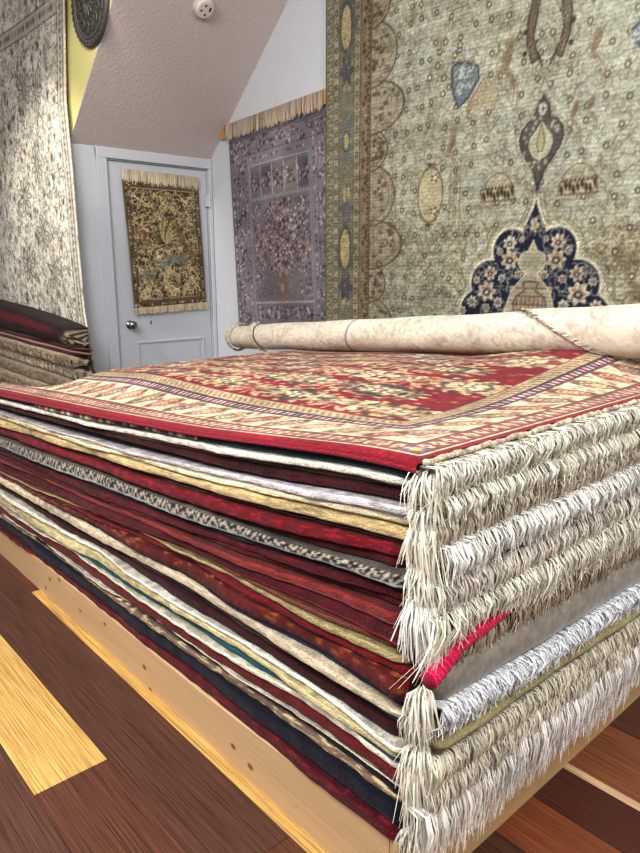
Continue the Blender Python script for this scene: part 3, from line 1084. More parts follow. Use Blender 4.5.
rolled_end(21, Z(706), Z(671), XR - .02, XR + .036, c255(134, 126, 116), M_VELVET, 'folded_end', 'grey velvety folded end', y0=YF + .05)
attach(22, 'fringe', fringe_band(sl(Z(704), .038), sl(Z(729), .036), YA + .02, YE - .05, c255(246, 248, 252), 19, out=.036, lean=1.1, ragged=.5, fuzz=1.8, rows=4) + [corner_tassel(Z(712), Z(742), FW2, 121, 40, spread=.02)],
       'fluffy bright white fringe')
rolled_end(24, Z(746), Z(734), XR - .02, XR + .042, c255(158, 148, 108), M_EDGE, 'binding', 'olive bound end', y0=YF + .035)
attach(26, 'fringe', fringe_band(sl(Z(754), .025), sl(Z(782), .02), YA, YE - .05, c255(236, 228, 208), 20, out=.030, lean=.6) + [corner_tassel(Z(742), Z(790), FW1, 122, 60, spread=.03)])
attach(28, 'fringe', fringe_band(Z(776), Z(812), YA, YE - .05, c255(230, 222, 206), 22, out=.032, lean=.5) + [corner_tassel(Z(756), Z(825), FW1, 123, 50, spread=.03)])
attach(33, 'fringe', fringe_band(Z(794), Z(852), YA - .02, YE - .05, c255(248, 243, 238), 23, out=.034, lean=.2, fuzz=.5, ragged=.3, rows=4), 'long straight white fringe over the platform edge')
b = MB()
P_ = [(XR + .028, y, Z(806) - .002 + .0015 * math.sin(y * 80)) for y in np.arange(YF + .005, YE - .06, .01)]
b.tube(P_, .0035, 6, c255(206, 198, 180))
attach(34, 'fringe', [corner_tassel(Z(822), Z(852), FW2, 124, 40, spread=.02)], 'short off-white tassel')

# ---- pine platform under the stack
plat = empty('pine_platform', ((XL + XR) / 2, (YF + YE) / 2, 0), 'low knotty pine platform on the wooden floor under the big rug stack', 'platform')
zpl = ZB[NL] - .001
b = MB()
Xs = SX[::4]; zz = zpl[::4]
Xe = -.772
m = Xs < Xe; Xs = np.r_[Xs[m], Xe]; zz = np.interp(Xs, SX, zpl)
V, F = [], []
for x, z in zip(Xs, zz):
    V += [(x, YF, 0), (x, YF, z - .002), (x, YF + .002, z), (x, YF + .036, z), (x, YF + .036, 0)]
for r in range(len(Xs) - 1):
    for k in range(5):
        k2 = (k + 1) % 5
        F.append((r * 5 + k, r * 5 + k2, (r + 1) * 5 + k2, (r + 1) * 5 + k))
F.append((0, 1, 2, 3, 4)[::-1]); F.append(tuple((len(Xs) - 1) * 5 + k for k in range(5)))
b.add(V, F, c255(204, 171, 133))
adopt(b.build('front_board', M_PINE), plat)
b = MB(); b.box((-.771, YF, 0), (-.735, YE + .1, float(zpl[-1]) - .004), c255(198, 164, 120), bev=.002)
adopt(b.build('end_board', M_PINEY), plat)
b = MB(); b.box((XL, YE + .06, 0), (-.775, YE + .1, .13), c255(198, 164, 120), bev=.002)
adopt(b.build('back_board', M_PINE), plat)
b = MB(); b.box((XL, YF + .04, 0), (XL + .036, YE + .05, .12), c255(198, 164, 120), bev=.002)
adopt(b.build('end_board', M_PINEY), plat)
for k in range(6):
    b = MB(); y0 = YF + .06 + k * .255
    b.box((XL + .04, y0, .10), (-.78, y0 + .22, .125), c255(196, 162, 118))
    adopt(b.build('deck_slat', M_PINE), plat)

# ================================================================== ROLLED RUG on the stack
def build_roll():
    # the roll lies straight, a little askew to the wall, and sinks with the far end of the stack
    pR, pL = onY(640, 331.5, 2.08), onY(239, 337, 2.30)
    A = pR + (pR - pL) * .13; B = pL
    n, K = 260, 56
    t = np.linspace(0, 1, n)
    cx = A[0] + (B[0] - A[0]) * t; cy = A[1] + (B[1] - A[1]) * t; zc = A[2] + (B[2] - A[2]) * t
    rad = .079 + (.071 - .079) * t
    A = np.array((A[0], A[1], 0)); B = np.array((B[0], B[1], 0))
    d = (B - A) / np.linalg.norm(B - A); nrm = np.array((-d[1], d[0], 0)) * -1   # horizontal normal
    if nrm[1] > 0: nrm = -nrm                                                     # towards the viewer side
    cv = Canvas(2.75, .5, .006, c255(208, 199, 183))
    r2 = np.random.RandomState(31)
    for k in range(620):
        cv.scroll(r2.rand() * 2.75, r2.rand() * .5, .02 + .03 * r2.rand(), pal(r2, c255(170, 154, 144), c255(160, 150, 142), c255(182, 160, 148)), .005, r2, .75)
    for k in range(120):
        u, v = r2.rand() * 2.75, r2.rand() * .5
        cv.rosette(u, v, .016, c255(194, 180, 172), c255(212, 202, 190), n=5)
    cv.cloud(.10, (5, 16), 3); cv.speckle(.10, 9)
    V, C, F = [], [], []
    # wraps: the outer layer ends along two slanting edges
    sL = np.linalg.norm(B - A)
    for k in range(n):
        for j in range(K):
            ph = 2 * math.pi * j / K          # 0 = viewer side, +90 = up
            s = t[k] * sL
            pn = ((ph + math.pi / 2) % (2 * math.pi)) / (2 * math.pi)     # 0 at the bottom, .25 viewer side, .5 top
            e1 = .30 + .46 * pn * 2            # slanting edge near the viewer
            e2 = 2.36 + .10 * pn * 2
            step = .007 * sstep(e1 + .008, e1 - .008, s) + .007 * sstep(e2 + .008, e2 - .008, s) if pn < .75 else .007
            dark = 0
            for e in (e1, e2):
                dark = max(dark, float(np.exp(-((s - e - .006) / .008) ** 2)) if pn < .75 else 0)
            r = rad[k] - .010 + step + .0015 * math.sin(s * 13 + ph * 3)
            p = np.array((cx[k], cy[k], zc[k])) + r * (math.cos(ph) * nrm + math.sin(ph) * np.array((0, 0, 1)))
            V.append(p)
            iu = min(cv.nx - 1, int(s / 2.75 * (cv.nx - 1))); iv = int(pn * (cv.ny - 1))
            th_ = float(np.exp(-((s - 1.62) / .006) ** 2)) * .7
            C.append(cv.img[iv, iu] * (1 - .38 * dark) * (1 - th_) + np.array(c255(70, 76, 120)) * th_)
    for k in range(n - 1):
        for j in range(K):
            j2 = (j + 1) % K
            F.append((k * K + j, (k + 1) * K + j, (k + 1) * K + j2, k * K + j2))
    # both ends: spiral-coloured discs
    for k, rev in ((0, 0), (n - 1, 1)):
        prev = [k * K + j for j in range(K)]
        for f_, dpt in ((.8, .004), (.6, -.004), (.35, .004), (.1, -.004)):
            base = len(V)
            c0 = np.array((cx[k], cy[k], zc[k]))
            for j in range(K):
                V.append(c0 + (np.array(V[k * K + j]) - c0) * f_ + d * dpt * (1 if rev else -1)); C.append(np.array(c255(180, 168, 146)) * (.7 + .5 * (int(f_ * 10) % 2)))
            cur = [base + j for j in range(K)]
            for j in range(K):
                j2 = (j + 1) % K
                F.append((prev[j], prev[j2], cur[j2], cur[j]) if not rev else (prev[j], cur[j], cur[j2], prev[j2]))
            prev = cur
        F.append(tuple(prev))
    o = mesh_obj('rolled_rug', V, F, M_FLAT, None, np.array(C), smooth=True)
    tag(o, 'pale beige rug rolled up, lying along the back of the big stack', 'rug')

    # fringes along the slanting edges and at the far end
    def edge_fringe(e0, slope, p0, p1, col, n_, seed, L=.035, away=1):
        r3 = np.random.RandomState(seed)
        pn = p0 + (p1 - p0) * np.sort(r3.rand(n_))
        s = e0 + slope * pn * 2
        ph = pn * 2 * math.pi - math.pi / 2
        tt = np.clip(s / sL, 0, 1)
        c = np.c_[np.interp(tt, t, cx), np.interp(tt, t, cy), np.interp(tt, t, zc)]
        rr = np.interp(tt, t, rad) + .008
        radial = np.cos(ph)[:, None] * nrm[None] + np.sin(ph)[:, None] * np.array((0, 0, 1))[None]
        root = c + radial * (rr - .006)[:, None]
        tang = d[None] * away + (r3.rand(n_, 3) - .5) * .5
        Ls = L * (.7 + .6 * r3.rand(n_))
        f = np.array([0, .3, .55, .8, 1.])
        P = root[:, None, :] + tang[:, None, :] * (Ls[:, None] * f[None])[..., None] + radial[:, None, :] * (.006 * np.array([0, .8, 1, .7, .3]))[None, :, None]
        side = np.cross(np.tile(d, (n_, 1)), radial)
        cc = np.asarray(col)[None] * (.85 + .2 * r3.rand(n_, 1))
        return strands(P, .0045 * (.7 + .6 * r3.rand(n_)), cc, side)
    strand_obj('fringe', [edge_fringe(.30, .46, 0.02, .55, c255(226, 216, 196), 170, 5, L=.030, away=-1)], M_FRINGE, o)
    strand_obj('fringe', [edge_fringe(2.36, .10, 0.02, .5, c255(214, 202, 178), 150, 6, L=.032, away=1)], M_FRINGE, o)
    f3 = edge_fringe(sL - .012, 0, 0, 1, c255(206, 194, 168), 320, 8, L=.032, away=1)
    tag(strand_obj('fringe', [f3], M_FRINGE, o), 'fluffy fringed far end')


build_roll()

# ================================================================== BIG WALL RUG
def paint_wall_rug():
    W, H = 2.96, 2.78
    Z0 = .36
    cv = Canvas(W, H, .0062, c255(160, 162, 146))
    U0 = -3.325
    r2 = np.random.RandomState(77)
    cv.cloud(.45, (4, 4), 1, c255(146, 144, 122)); cv.cloud(.35, (7, 7), 2, c255(164, 170, 162))
    brown, dk, pale, navy, blue = c255(104, 88, 70), c255(62, 54, 46), c255(188, 180, 150), c255(32, 34, 54), c255(98, 106, 108)

    def w(x, y):
        p = onY(x, y, YB - .03); return p[0] - U0, p[2] - Z0
    # fine scribbled ornament everywhere
    for k in range(3600):
        u, v = .3 + r2.rand() * (W - .6), r2.rand() * H
        cv.scroll(u, v, .02 + .045 * r2.rand(), pal(r2, brown, c255(120, 108, 80), c255(104, 96, 78), c255(176, 170, 146)), .005, r2, .5)
    for k in range(2600):
        cv.scroll(.3 + r2.rand() * (W - .6), r2.rand() * H, .012 + .03 * r2.rand(), pal(r2, c255(92, 80, 64), c255(110, 98, 78), c255(84, 78, 66)), .0038, r2, .5)
    for k in range(500):
        u, v = .3 + r2.rand() * (W - .6), r2.rand() * H
        a = r2.rand() * 6.28; q = .05 + .08 * r2.rand()
        cv.curve((u, v), (u + q * math.cos(a), v + q * math.sin(a)), (r2.rand() - .5) * .5, .004, pal(r2, c255(96, 82, 66), c255(112, 98, 78)), .6)
    # tendril thickets in the lower field
    for k in range(620):
        x, y = 375 + r2.rand() * 120 if r2.rand() < .6 else 590 + r2.rand() * 60, 225 + r2.rand() * 85
        u, v = w(x, y)
        cv.scroll(u, v, .02 + .03 * r2.rand(), pal(r2, pale, brown, c255(104, 96, 72)), .006, r2, .6)
    # little rings
    for k in range(24):
        for q in range(26):
            u, v = .44 + (k + .25 + .5 * r2.rand()) / 24 * (W - .88), (q + .2 + .6 * r2.rand()) / 26 * H
            if r2.rand() < .72:
                cv.ell(u, v, .0145, .0155, c255(64, 58, 48), .95); cv.ell(u, v, .0075, .0085, c255(170, 168, 148))
    # scalloped arcs beside the border
    for side in (0, 1):
        fx = (lambda u: W - u) if side else (lambda u: u)
        v = 0
        k = 0
        while v < H + .2:
            h = .20 + .05 * ((k * 37) % 3)
            ru = .13 + .06 * ((k * 53) % 3)
            cv.ell(fx(.387), v + h / 2, ru, h * .56, c255(136, 126, 106), .5)
            cv.ell(fx(.387), v + h / 2, ru, h * .56, c255(70, 56, 44), ring=.0035, a=.9)
            cv.ell(fx(.387), v + h / 2, ru * .8, h * .44, c255(110, 88, 66), ring=.002, a=.7)
            for q in range(16):
                cv.ell(fx(.395 + r2.rand() * ru * .7), v + h * (.2 + .6 * r2.rand()), .010 + .01 * r2.rand(), .010, pal(r2, c255(92, 76, 60), c255(78, 64, 52), c255(160, 146, 118)), .8)
            for q in range(8):
                cv.scroll(fx(.395 + r2.rand() * ru * .7), v + h * r2.rand(), .03, c255(88, 66, 50), .0045, r2, .8)
            v += h; k += 1
    # big faint oval cartouches and palmettes
    for (x, y, a, bb) in ((430, 195, .085, .19), (498, 187, 0, 0)):
        if a:
            u, v = w(x, y)
            cv.ell(u, v, a, bb * .75, c255(160, 152, 122), .7); cv.ell(u, v, a, bb * .75, c255(84, 68, 54), ring=.003)
            for sg in (-1, 1):
                cv.ell(u + .03, v + sg * .085, .035, .025, c255(96, 70, 58), petals=5, amp=.3); cv.ell(u + .03, v + sg * .085, .014, .010, pale)
                cv.ell(u, v + sg * .155, .03, .008, dk, petals=3)
    for (x, y) in ((498, 200), (578, 192)):
        u, v = w(x, y - 8)
        R = .095
        arc = [(u + R * math.cos(q), v - .04 + R * 1.35 * math.sin(q)) for q in np.linspace(0, math.pi, 14)]
        cv.poly(arc, c255(162, 156, 130), .7, c255(106, 88, 66), .005)
        for q in np.linspace(-.08, .08, 9):
            cv.ell(u + q, v - .01 + .012 * math.sin(q * 90), .008, .020, c255(60, 48, 38), ang=.2)
            cv.ell(u + q + .005, v + .02, .006, .007, c255(92, 62, 48))
        cv.line([(u - .095, v - .045), (u + .095, v - .045)], .005, c255(110, 92, 70)); cv.line([(u - .09, v - .065), (u + .09, v - .065)], .004, c255(120, 104, 80))
    # pairs of upright columns
    for x in (392, 450, 456):
        u, v = w(x, 195)
        cv.line([(u, v - .16), (u, v + .14)], .006, c255(112, 96, 72), .8); cv.line([(u + .025, v - .16), (u + .025, v + .14)], .006, c255(112, 96, 72), .8)
    # brown birds and palms
    for (x, y, s) in ((508, 52, 1.2), (452, 142, 1.), (508, 60, .8), (597, 38, 1.0), (470, 105, .8), (575, 108, .7), (592, 100, .6)):
        u, v = w(x, y)
        cv.ell(u, v, .028 * s, .07 * s, c255(132, 116, 96), .7, ang=-.35, petals=7, amp=.15)
        cv.ell(u, v - .01, .016 * s, .045 * s, c255(104, 88, 72), .7, ang=-.35)
        cv.curve((u - .02, v - .06 * s), (u + .05 * s, v - .20 * s), .2, .006, c255(112, 94, 72), .8)
        cv.curve((u - .035, v - .06 * s), (u + .03 * s, v - .20 * s), .2, .005, c255(112, 94, 72), .7)
    # blue fan-shaped patches
    for pts in (((452, 68), (458, 63), (466, 62), (478, 66), (479, 78), (468, 98), (458, 108), (452, 88)), ((628, 32), (640, 22), (648, 30), (640, 46))):
        Q = [w(*p) for p in pts]
        cv.poly(Q, blue, .9, c255(58, 66, 74), .009)
        c = np.mean(Q, 0)
        for q in range(16):
            cv.scroll(c[0] + (r2.rand() - .5) * .09, c[1] + (r2.rand() - .5) * .15, .022, c255(176, 182, 172), .006, r2, .9)
    for (x, y) in ((446, 42), (440, 52), (455, 55), (438, 66), (444, 78), (430, 78), (443, 94), (460, 45)):
        u, v = w(x, y); cv.rosette(u, v, .02, c255(70, 58, 48), pale, n=5)
    u, v = w(470, 100)
    cv.poly([w(466, 110), w(485, 75), w(498, 92), w(493, 110)], c255(156, 148, 124), .6, c255(120, 104, 84), .004)
    for q in range(7):
        a0, b0 = w(466 + q * 4, 110 - q), w(484 + q * 2, 78 + q * 2); cv.line([a0, b0], .003, c255(140, 112, 90), .7)
    cv.line([w(490, 132), w(484, 115)], .006, c255(126, 100, 78)); cv.line([w(490, 132), w(500, 116)], .006, c255(126, 100, 78))

    # ---------- central axis: pendants and medallion
    ax = -1.842 - U0
    # upper finial: two dark brown wings
    for sg in (-1, 1):
        pts = [(ax + sg * a_, z_ - Z0) for a_, z_ in ((.02, 2.20), (.035, 2.24), (.075, 2.22), (.105, 2.30), (.11, 2.40), (.085, 2.52), (.06, 2.52), (.06, 2.42), (.075, 2.34), (.06, 2.28))]
        cv.poly(pts, c255(92, 80, 68), .85, c255(56, 46, 42), .007)
        for q in range(9): cv.rosette(ax + sg * (.05 + .05 * r2.rand()), 2.24 - Z0 + .26 * r2.rand(), .013, c255(140, 126, 104), c255(60, 50, 46), n=5)
        cv.ell(ax + sg * .115, 2.27 - Z0, .012, .012, dk); cv.ell(ax + sg * .118, 2.36 - Z0, .012, .012, dk)
    for q in range(5): cv.ell(ax - .04 + q * .02, 2.215 - Z0 + .008 * (q % 2), .006, .007, c255(100, 86, 66))
    # small knop
    v = 2.12 - Z0
    cv.ell(ax, v, .03, .03, c255(150, 156, 146), petals=5, amp=.25); cv.line([(ax - .03, v - .03), (ax, v + .03), (ax + .03, v - .03)], .005, c255(104, 100, 84))
    # almond pendant
    zt_, zb_ = 2.075 - Z0, 1.665 - Z0
    prof = [(0, 2.075), (.022, 2.03), (.030, 1.995), (.024, 1.975), (.055, 1.965), (.078, 1.93), (.084, 1.89), (.074, 1.845), (.055, 1.805), (.035, 1.77), (.018, 1.74), (.01, 1.70), (.0, 1.665)]
    prof = [(a_ * 1.35, z_) for a_, z_ in prof]
    out = [(ax + a_, z_ - Z0) for a_, z_ in prof] + [(ax - a_, z_ - Z0) for a_, z_ in prof[::-1]]
    big = [(ax + (a_ - ax) * 1.22, (z_ - 1.88 + Z0) * 1.06 + 1.88 - Z0) for a_, z_ in out]
    cv.poly(big, c255(166, 162, 140), .5, c255(112, 106, 88), .0035)
    cv.poly(out, c255(84, 80, 74), 1, c255(50, 46, 48), .007)
    for q in range(50):
        z_ = 1.76 + .28 * r2.rand(); cv.ell(ax + (r2.rand() - .5) * .2, z_ - Z0, .008, .008, c255(158, 154, 140), .8)
    inn = [(ax + a_ * 1.5, z_ - Z0) for a_, z_ in ((0, 1.97), (.02, 1.93), (.04, 1.90), (.045, 1.86), (.03, 1.81), (.0, 1.785), (-.03, 1.81), (-.045, 1.86), (-.04, 1.90), (-.02, 1.93))]
    cv.poly(inn, c255(168, 164, 142), 1, c255(52, 50, 56), .005)
    cv.poly([(ax, 1.95 - Z0), (ax + .022, 1.87 - Z0), (ax + .012, 1.83 - Z0), (ax - .012, 1.83 - Z0), (ax - .022, 1.87 - Z0)], c255(158, 150, 122), 1, c255(84, 74, 60), .004)
    cv.ell(ax, 2.015 - Z0, .02, .026, c255(178, 176, 160)); cv.ell(ax, 2.015 - Z0, .012, .016, c255(96, 90, 84), petals=4, amp=.3)
    cv.line([(ax, 1.69 - Z0), (ax, 1.61 - Z0)], .011, c255(48, 44, 66))
    # navy scalloped medallion: lobes stepping down from the tip
    full = (slice(None), slice(None))

    def lobes(grow):
        dmin = np.full(cv.u.shape, 1e9)
        au = np.abs(cv.u - ax); vz = cv.v + Z0
        for (cu, cz, r) in ((0, 1.455, .060), (.122, 1.385, .100), (.10, 1.30, .12), (.235, 1.225, .112), (.18, 1.13, .17), (.295, 1.075, .115), (.26, .95, .16), (.12, 1.15, .2), (0, 1.2, .2), (.2, .95, .2), (0, .9, .3)):
            dmin = np.minimum(dmin, np.hypot(au - cu, vz - cz) - r)
        # ogee tip
        tip = np.maximum(au - .058 * np.clip((1.612 - vz) / .13, 0, 1) ** 1.25, np.maximum(vz - 1.612, 1.45 - vz))
        dmin = np.minimum(dmin, tip)
        return dmin - grow
    cv.sdf(full, lobes(.042), c255(172, 168, 144), .75)
    cv.sdf(full, np.abs(lobes(.040)) - .003, c255(108, 96, 76), .9)
    q = ((np.arctan2(cv.v - .75, cv.u - ax) * 60) % 1) < .35
    cv.mix(full, (np.abs(lobes(.026)) < .008) & q, c255(110, 104, 90), .8)
    cv.sdf(full, np.abs(lobes(.008)) - .005, c255(196, 192, 172))
    cv.sdf(full, lobes(0), navy)
    dl = lobes(0)

    def inside(u, z): return dl[min(cv.ny - 1, max(0, int((z - Z0) / H * (cv.ny - 1)))), min(cv.nx - 1, int(u / W * (cv.nx - 1)))] < -.012
    cream, rose, sage = c255(176, 168, 146), c255(150, 124, 108), c255(150, 152, 132)
    for k in range(150):
        u, z = (r2.rand()) * .42, .95 + .6 * r2.rand()
        if inside(ax + u, z):
            for sg in (-1, 1):
                rr = np.random.RandomState(k)
                cv.scroll(ax + sg * u, z - Z0, .03 + .012 * rr.rand(), sage, .0055, rr, .8)
    for (u, z, r) in ((.130, 1.420, .040), (.125, 1.340, .052), (.185, 1.38, .022), (.065, 1.435, .018), (.235, 1.275, .040), (.25, 1.185, .058), (.165, 1.25, .024), (.315, 1.24, .024),
                      (.34, 1.13, .034), (.40, 1.08, .028), (.18, 1.13, .030), (.07, 1.27, .024), (.25, 1.10, .026), (.05, 1.495, .012), (.10, 1.20, .018)):
        for sg in (-1, 1):
            cv.ell(ax + sg * u, z - Z0, r, r * .95, cream, petals=7, amp=.16); cv.ell(ax + sg * u, z - Z0, r * .7, r * .62, pal(r2, rose, sage, c255(150, 120, 106)), petals=5, amp=.2)
            cv.ell(ax + sg * u, z - Z0 - r * .1, r * .36, r * .30, navy); cv.ell(ax + sg * u, z - Z0 - r * .1, r * .2, r * .16, cream)
    # central sage vase panel
    panel = [(0, 1.43), (.02, 1.385), (.065, 1.36), (.075, 1.32), (.05, 1.285), (.03, 1.275), (.055, 1.245), (.10, 1.20), (.12, 1.15), (.14, 1.08), (.16, .98)]
    PP = [(ax + a_, z_ - Z0) for a_, z_ in panel] + [(ax - a_, z_ - Z0) for a_, z_ in panel[::-1]]
    cv.poly(PP, c255(156, 150, 128), 1, c255(196, 190, 168), .006)
    cv.ell(ax, 1.32 - Z0, .05, .045, c255(146, 142, 120))
    vase = [(.028, 1.235), (.042, 1.225), (.03, 1.205), (.03, 1.19), (.075, 1.165), (.09, 1.13), (.085, 1.06), (.06, .98)]
    VV = [(ax + a_, z_ - Z0) for a_, z_ in vase] + [(ax - a_, z_ - Z0) for a_, z_ in vase[::-1]]
    cv.poly(VV, c255(152, 140, 120), 1, c255(70, 56, 50), .006)
    for z_ in (1.205, 1.165, 1.125): cv.line([(ax - .08, z_ - Z0), (ax + .08, z_ - Z0)], .006, c255(104, 78, 66))
    for q in range(7): cv.line([(ax - .07 + q * .0233, 1.155 - Z0), (ax - .07 + q * .0233, 1.06 - Z0)], .007, c255(120, 92, 76))
    cv.ell(ax, 1.50 - Z0, .026, .036, cream, petals=5); cv.ell(ax, 1.50 - Z0, .012, .018, rose)

    # ---------- borders (left and right)
    for side in (0, 1):
        g = (lambda a: a * 1.25) if not side else (lambda a: W - a * 1.25)

        def strip(a, b2, c, al=1.0):
            x0, x1 = sorted((g(a), g(b2))); cv.rect(x0, x1, -.1, H + .1, c, al)
        strip(0, .31, c255(130, 124, 104), .95)
        strip(0, .010, c255(84, 84, 66)); strip(.010, .055, c255(142, 136, 114)); strip(.055, .060, c255(74, 68, 54)); strip(.060, .092, c255(148, 142, 120)); strip(.092, .098, c255(80, 74, 58))
        strip(.098, .195, c255(116, 114, 98)); strip(.195, .2, c255(80, 72, 58)); strip(.2, .236, c255(146, 136, 114)); strip(.236, .241, c255(76, 64, 52)); strip(.241, .302, c255(120, 108, 90)); strip(.302, .308, c255(78, 60, 48))
        for v in np.arange(0, H, .052):
            cv.curve((g(.018), v), (g(.046), v + .03), .4, .007, c255(84, 82, 62)); cv.curve((g(.046), v + .028), (g(.018), v + .052), -.4, .006, c255(88, 84, 66))
        for v in np.arange(.01, H, .066):
            for a in (.076, .218):
                cv.ell(g(a), v, .013, .016, c255(62, 52, 42)); cv.ell(g(a), v, .006, .008, c255(180, 164, 132))
        for v in np.arange(0, H, .031):
            cv.ell(g(.271 + .012 * math.sin(v * 40)), v, .011, .015, pal(r2, c255(70, 48, 42), c255(86, 60, 50), c255(150, 124, 98)), petals=4)
            cv.ell(g(.292), v + .012, .006, .008, c255(70, 52, 44))
        # blue-grey cartouches
        v0 = 1.405 - Z0 + .01
        for k in range(-3, 5):
            v = v0 + k * .62
            if k % 2 == 0:
                cv.ell(g(.147), v, .085, .21, c255(96, 98, 88), petals=10, amp=.13); cv.ell(g(.147), v + .235, .062, .07, c255(100, 102, 96), petals=6, amp=.2); cv.ell(g(.147), v - .235, .066, .09, c255(84, 84, 84), petals=6, amp=.2)
                cv.ell(g(.142), v, .046, .125, c255(170, 154, 118)); cv.ell(g(.142), v, .046, .125, c255(72, 66, 54), ring=.003)
                cv.line([(g(.175), v - .1), (g(.175), v + .1)], .005, c255(88, 76, 60))
            else:
                cv.ell(g(.147), v, .066, .16, c255(104, 108, 102), petals=8, amp=.15); cv.ell(g(.147), v, .026, .055, c255(158, 154, 120)); cv.ell(g(.147), v, .026, .055, c255(80, 74, 60), ring=.003)
            cv.rect(min(g(.125), g(.175)), max(g(.125), g(.175)), v + .28, v + .36, c255(154, 146, 116)); cv.line([(g(.15), v + .27), (g(.15), v + .37)], .004, dk)
        for k in range(160): cv.ell(g(.1 + .095 * r2.rand()), r2.rand() * H, .006, .007, pal(r2, c255(70, 74, 70), c255(150, 150, 130)), .55)
    # bottom and top border
    for vv in (0, H - .3):
        cv.rect(0, W, vv, vv + .3, c255(124, 116, 92)) if vv == 0 else None
    cv.cloud(.14, (90, 10), 8); cv.cloud(.12, (6, 8), 10); cv.cloud(.14, (150, 150), 12); cv.speckle(.26, 11)
    cv.img *= (1 + .05 * ((np.arange(cv.ny) % 3) - 1))[:, None, None]
    # lighter bluish towards the upper right
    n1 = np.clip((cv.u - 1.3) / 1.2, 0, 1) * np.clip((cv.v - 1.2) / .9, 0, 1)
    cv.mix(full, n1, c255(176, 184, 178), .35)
    return cv, U0, Z0


cvw, WU0, WZ0 = paint_wall_rug()


def wall_fn(U, V):
    return WU0 + U, YB - .03 + .004 * np.sin(U * 3.1) * np.sin(V * 2.3), WZ0 + V


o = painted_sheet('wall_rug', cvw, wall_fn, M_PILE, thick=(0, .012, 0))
tag(o, 'huge worn sage green rug with navy scalloped medallion hanging on the back wall', 'rug')

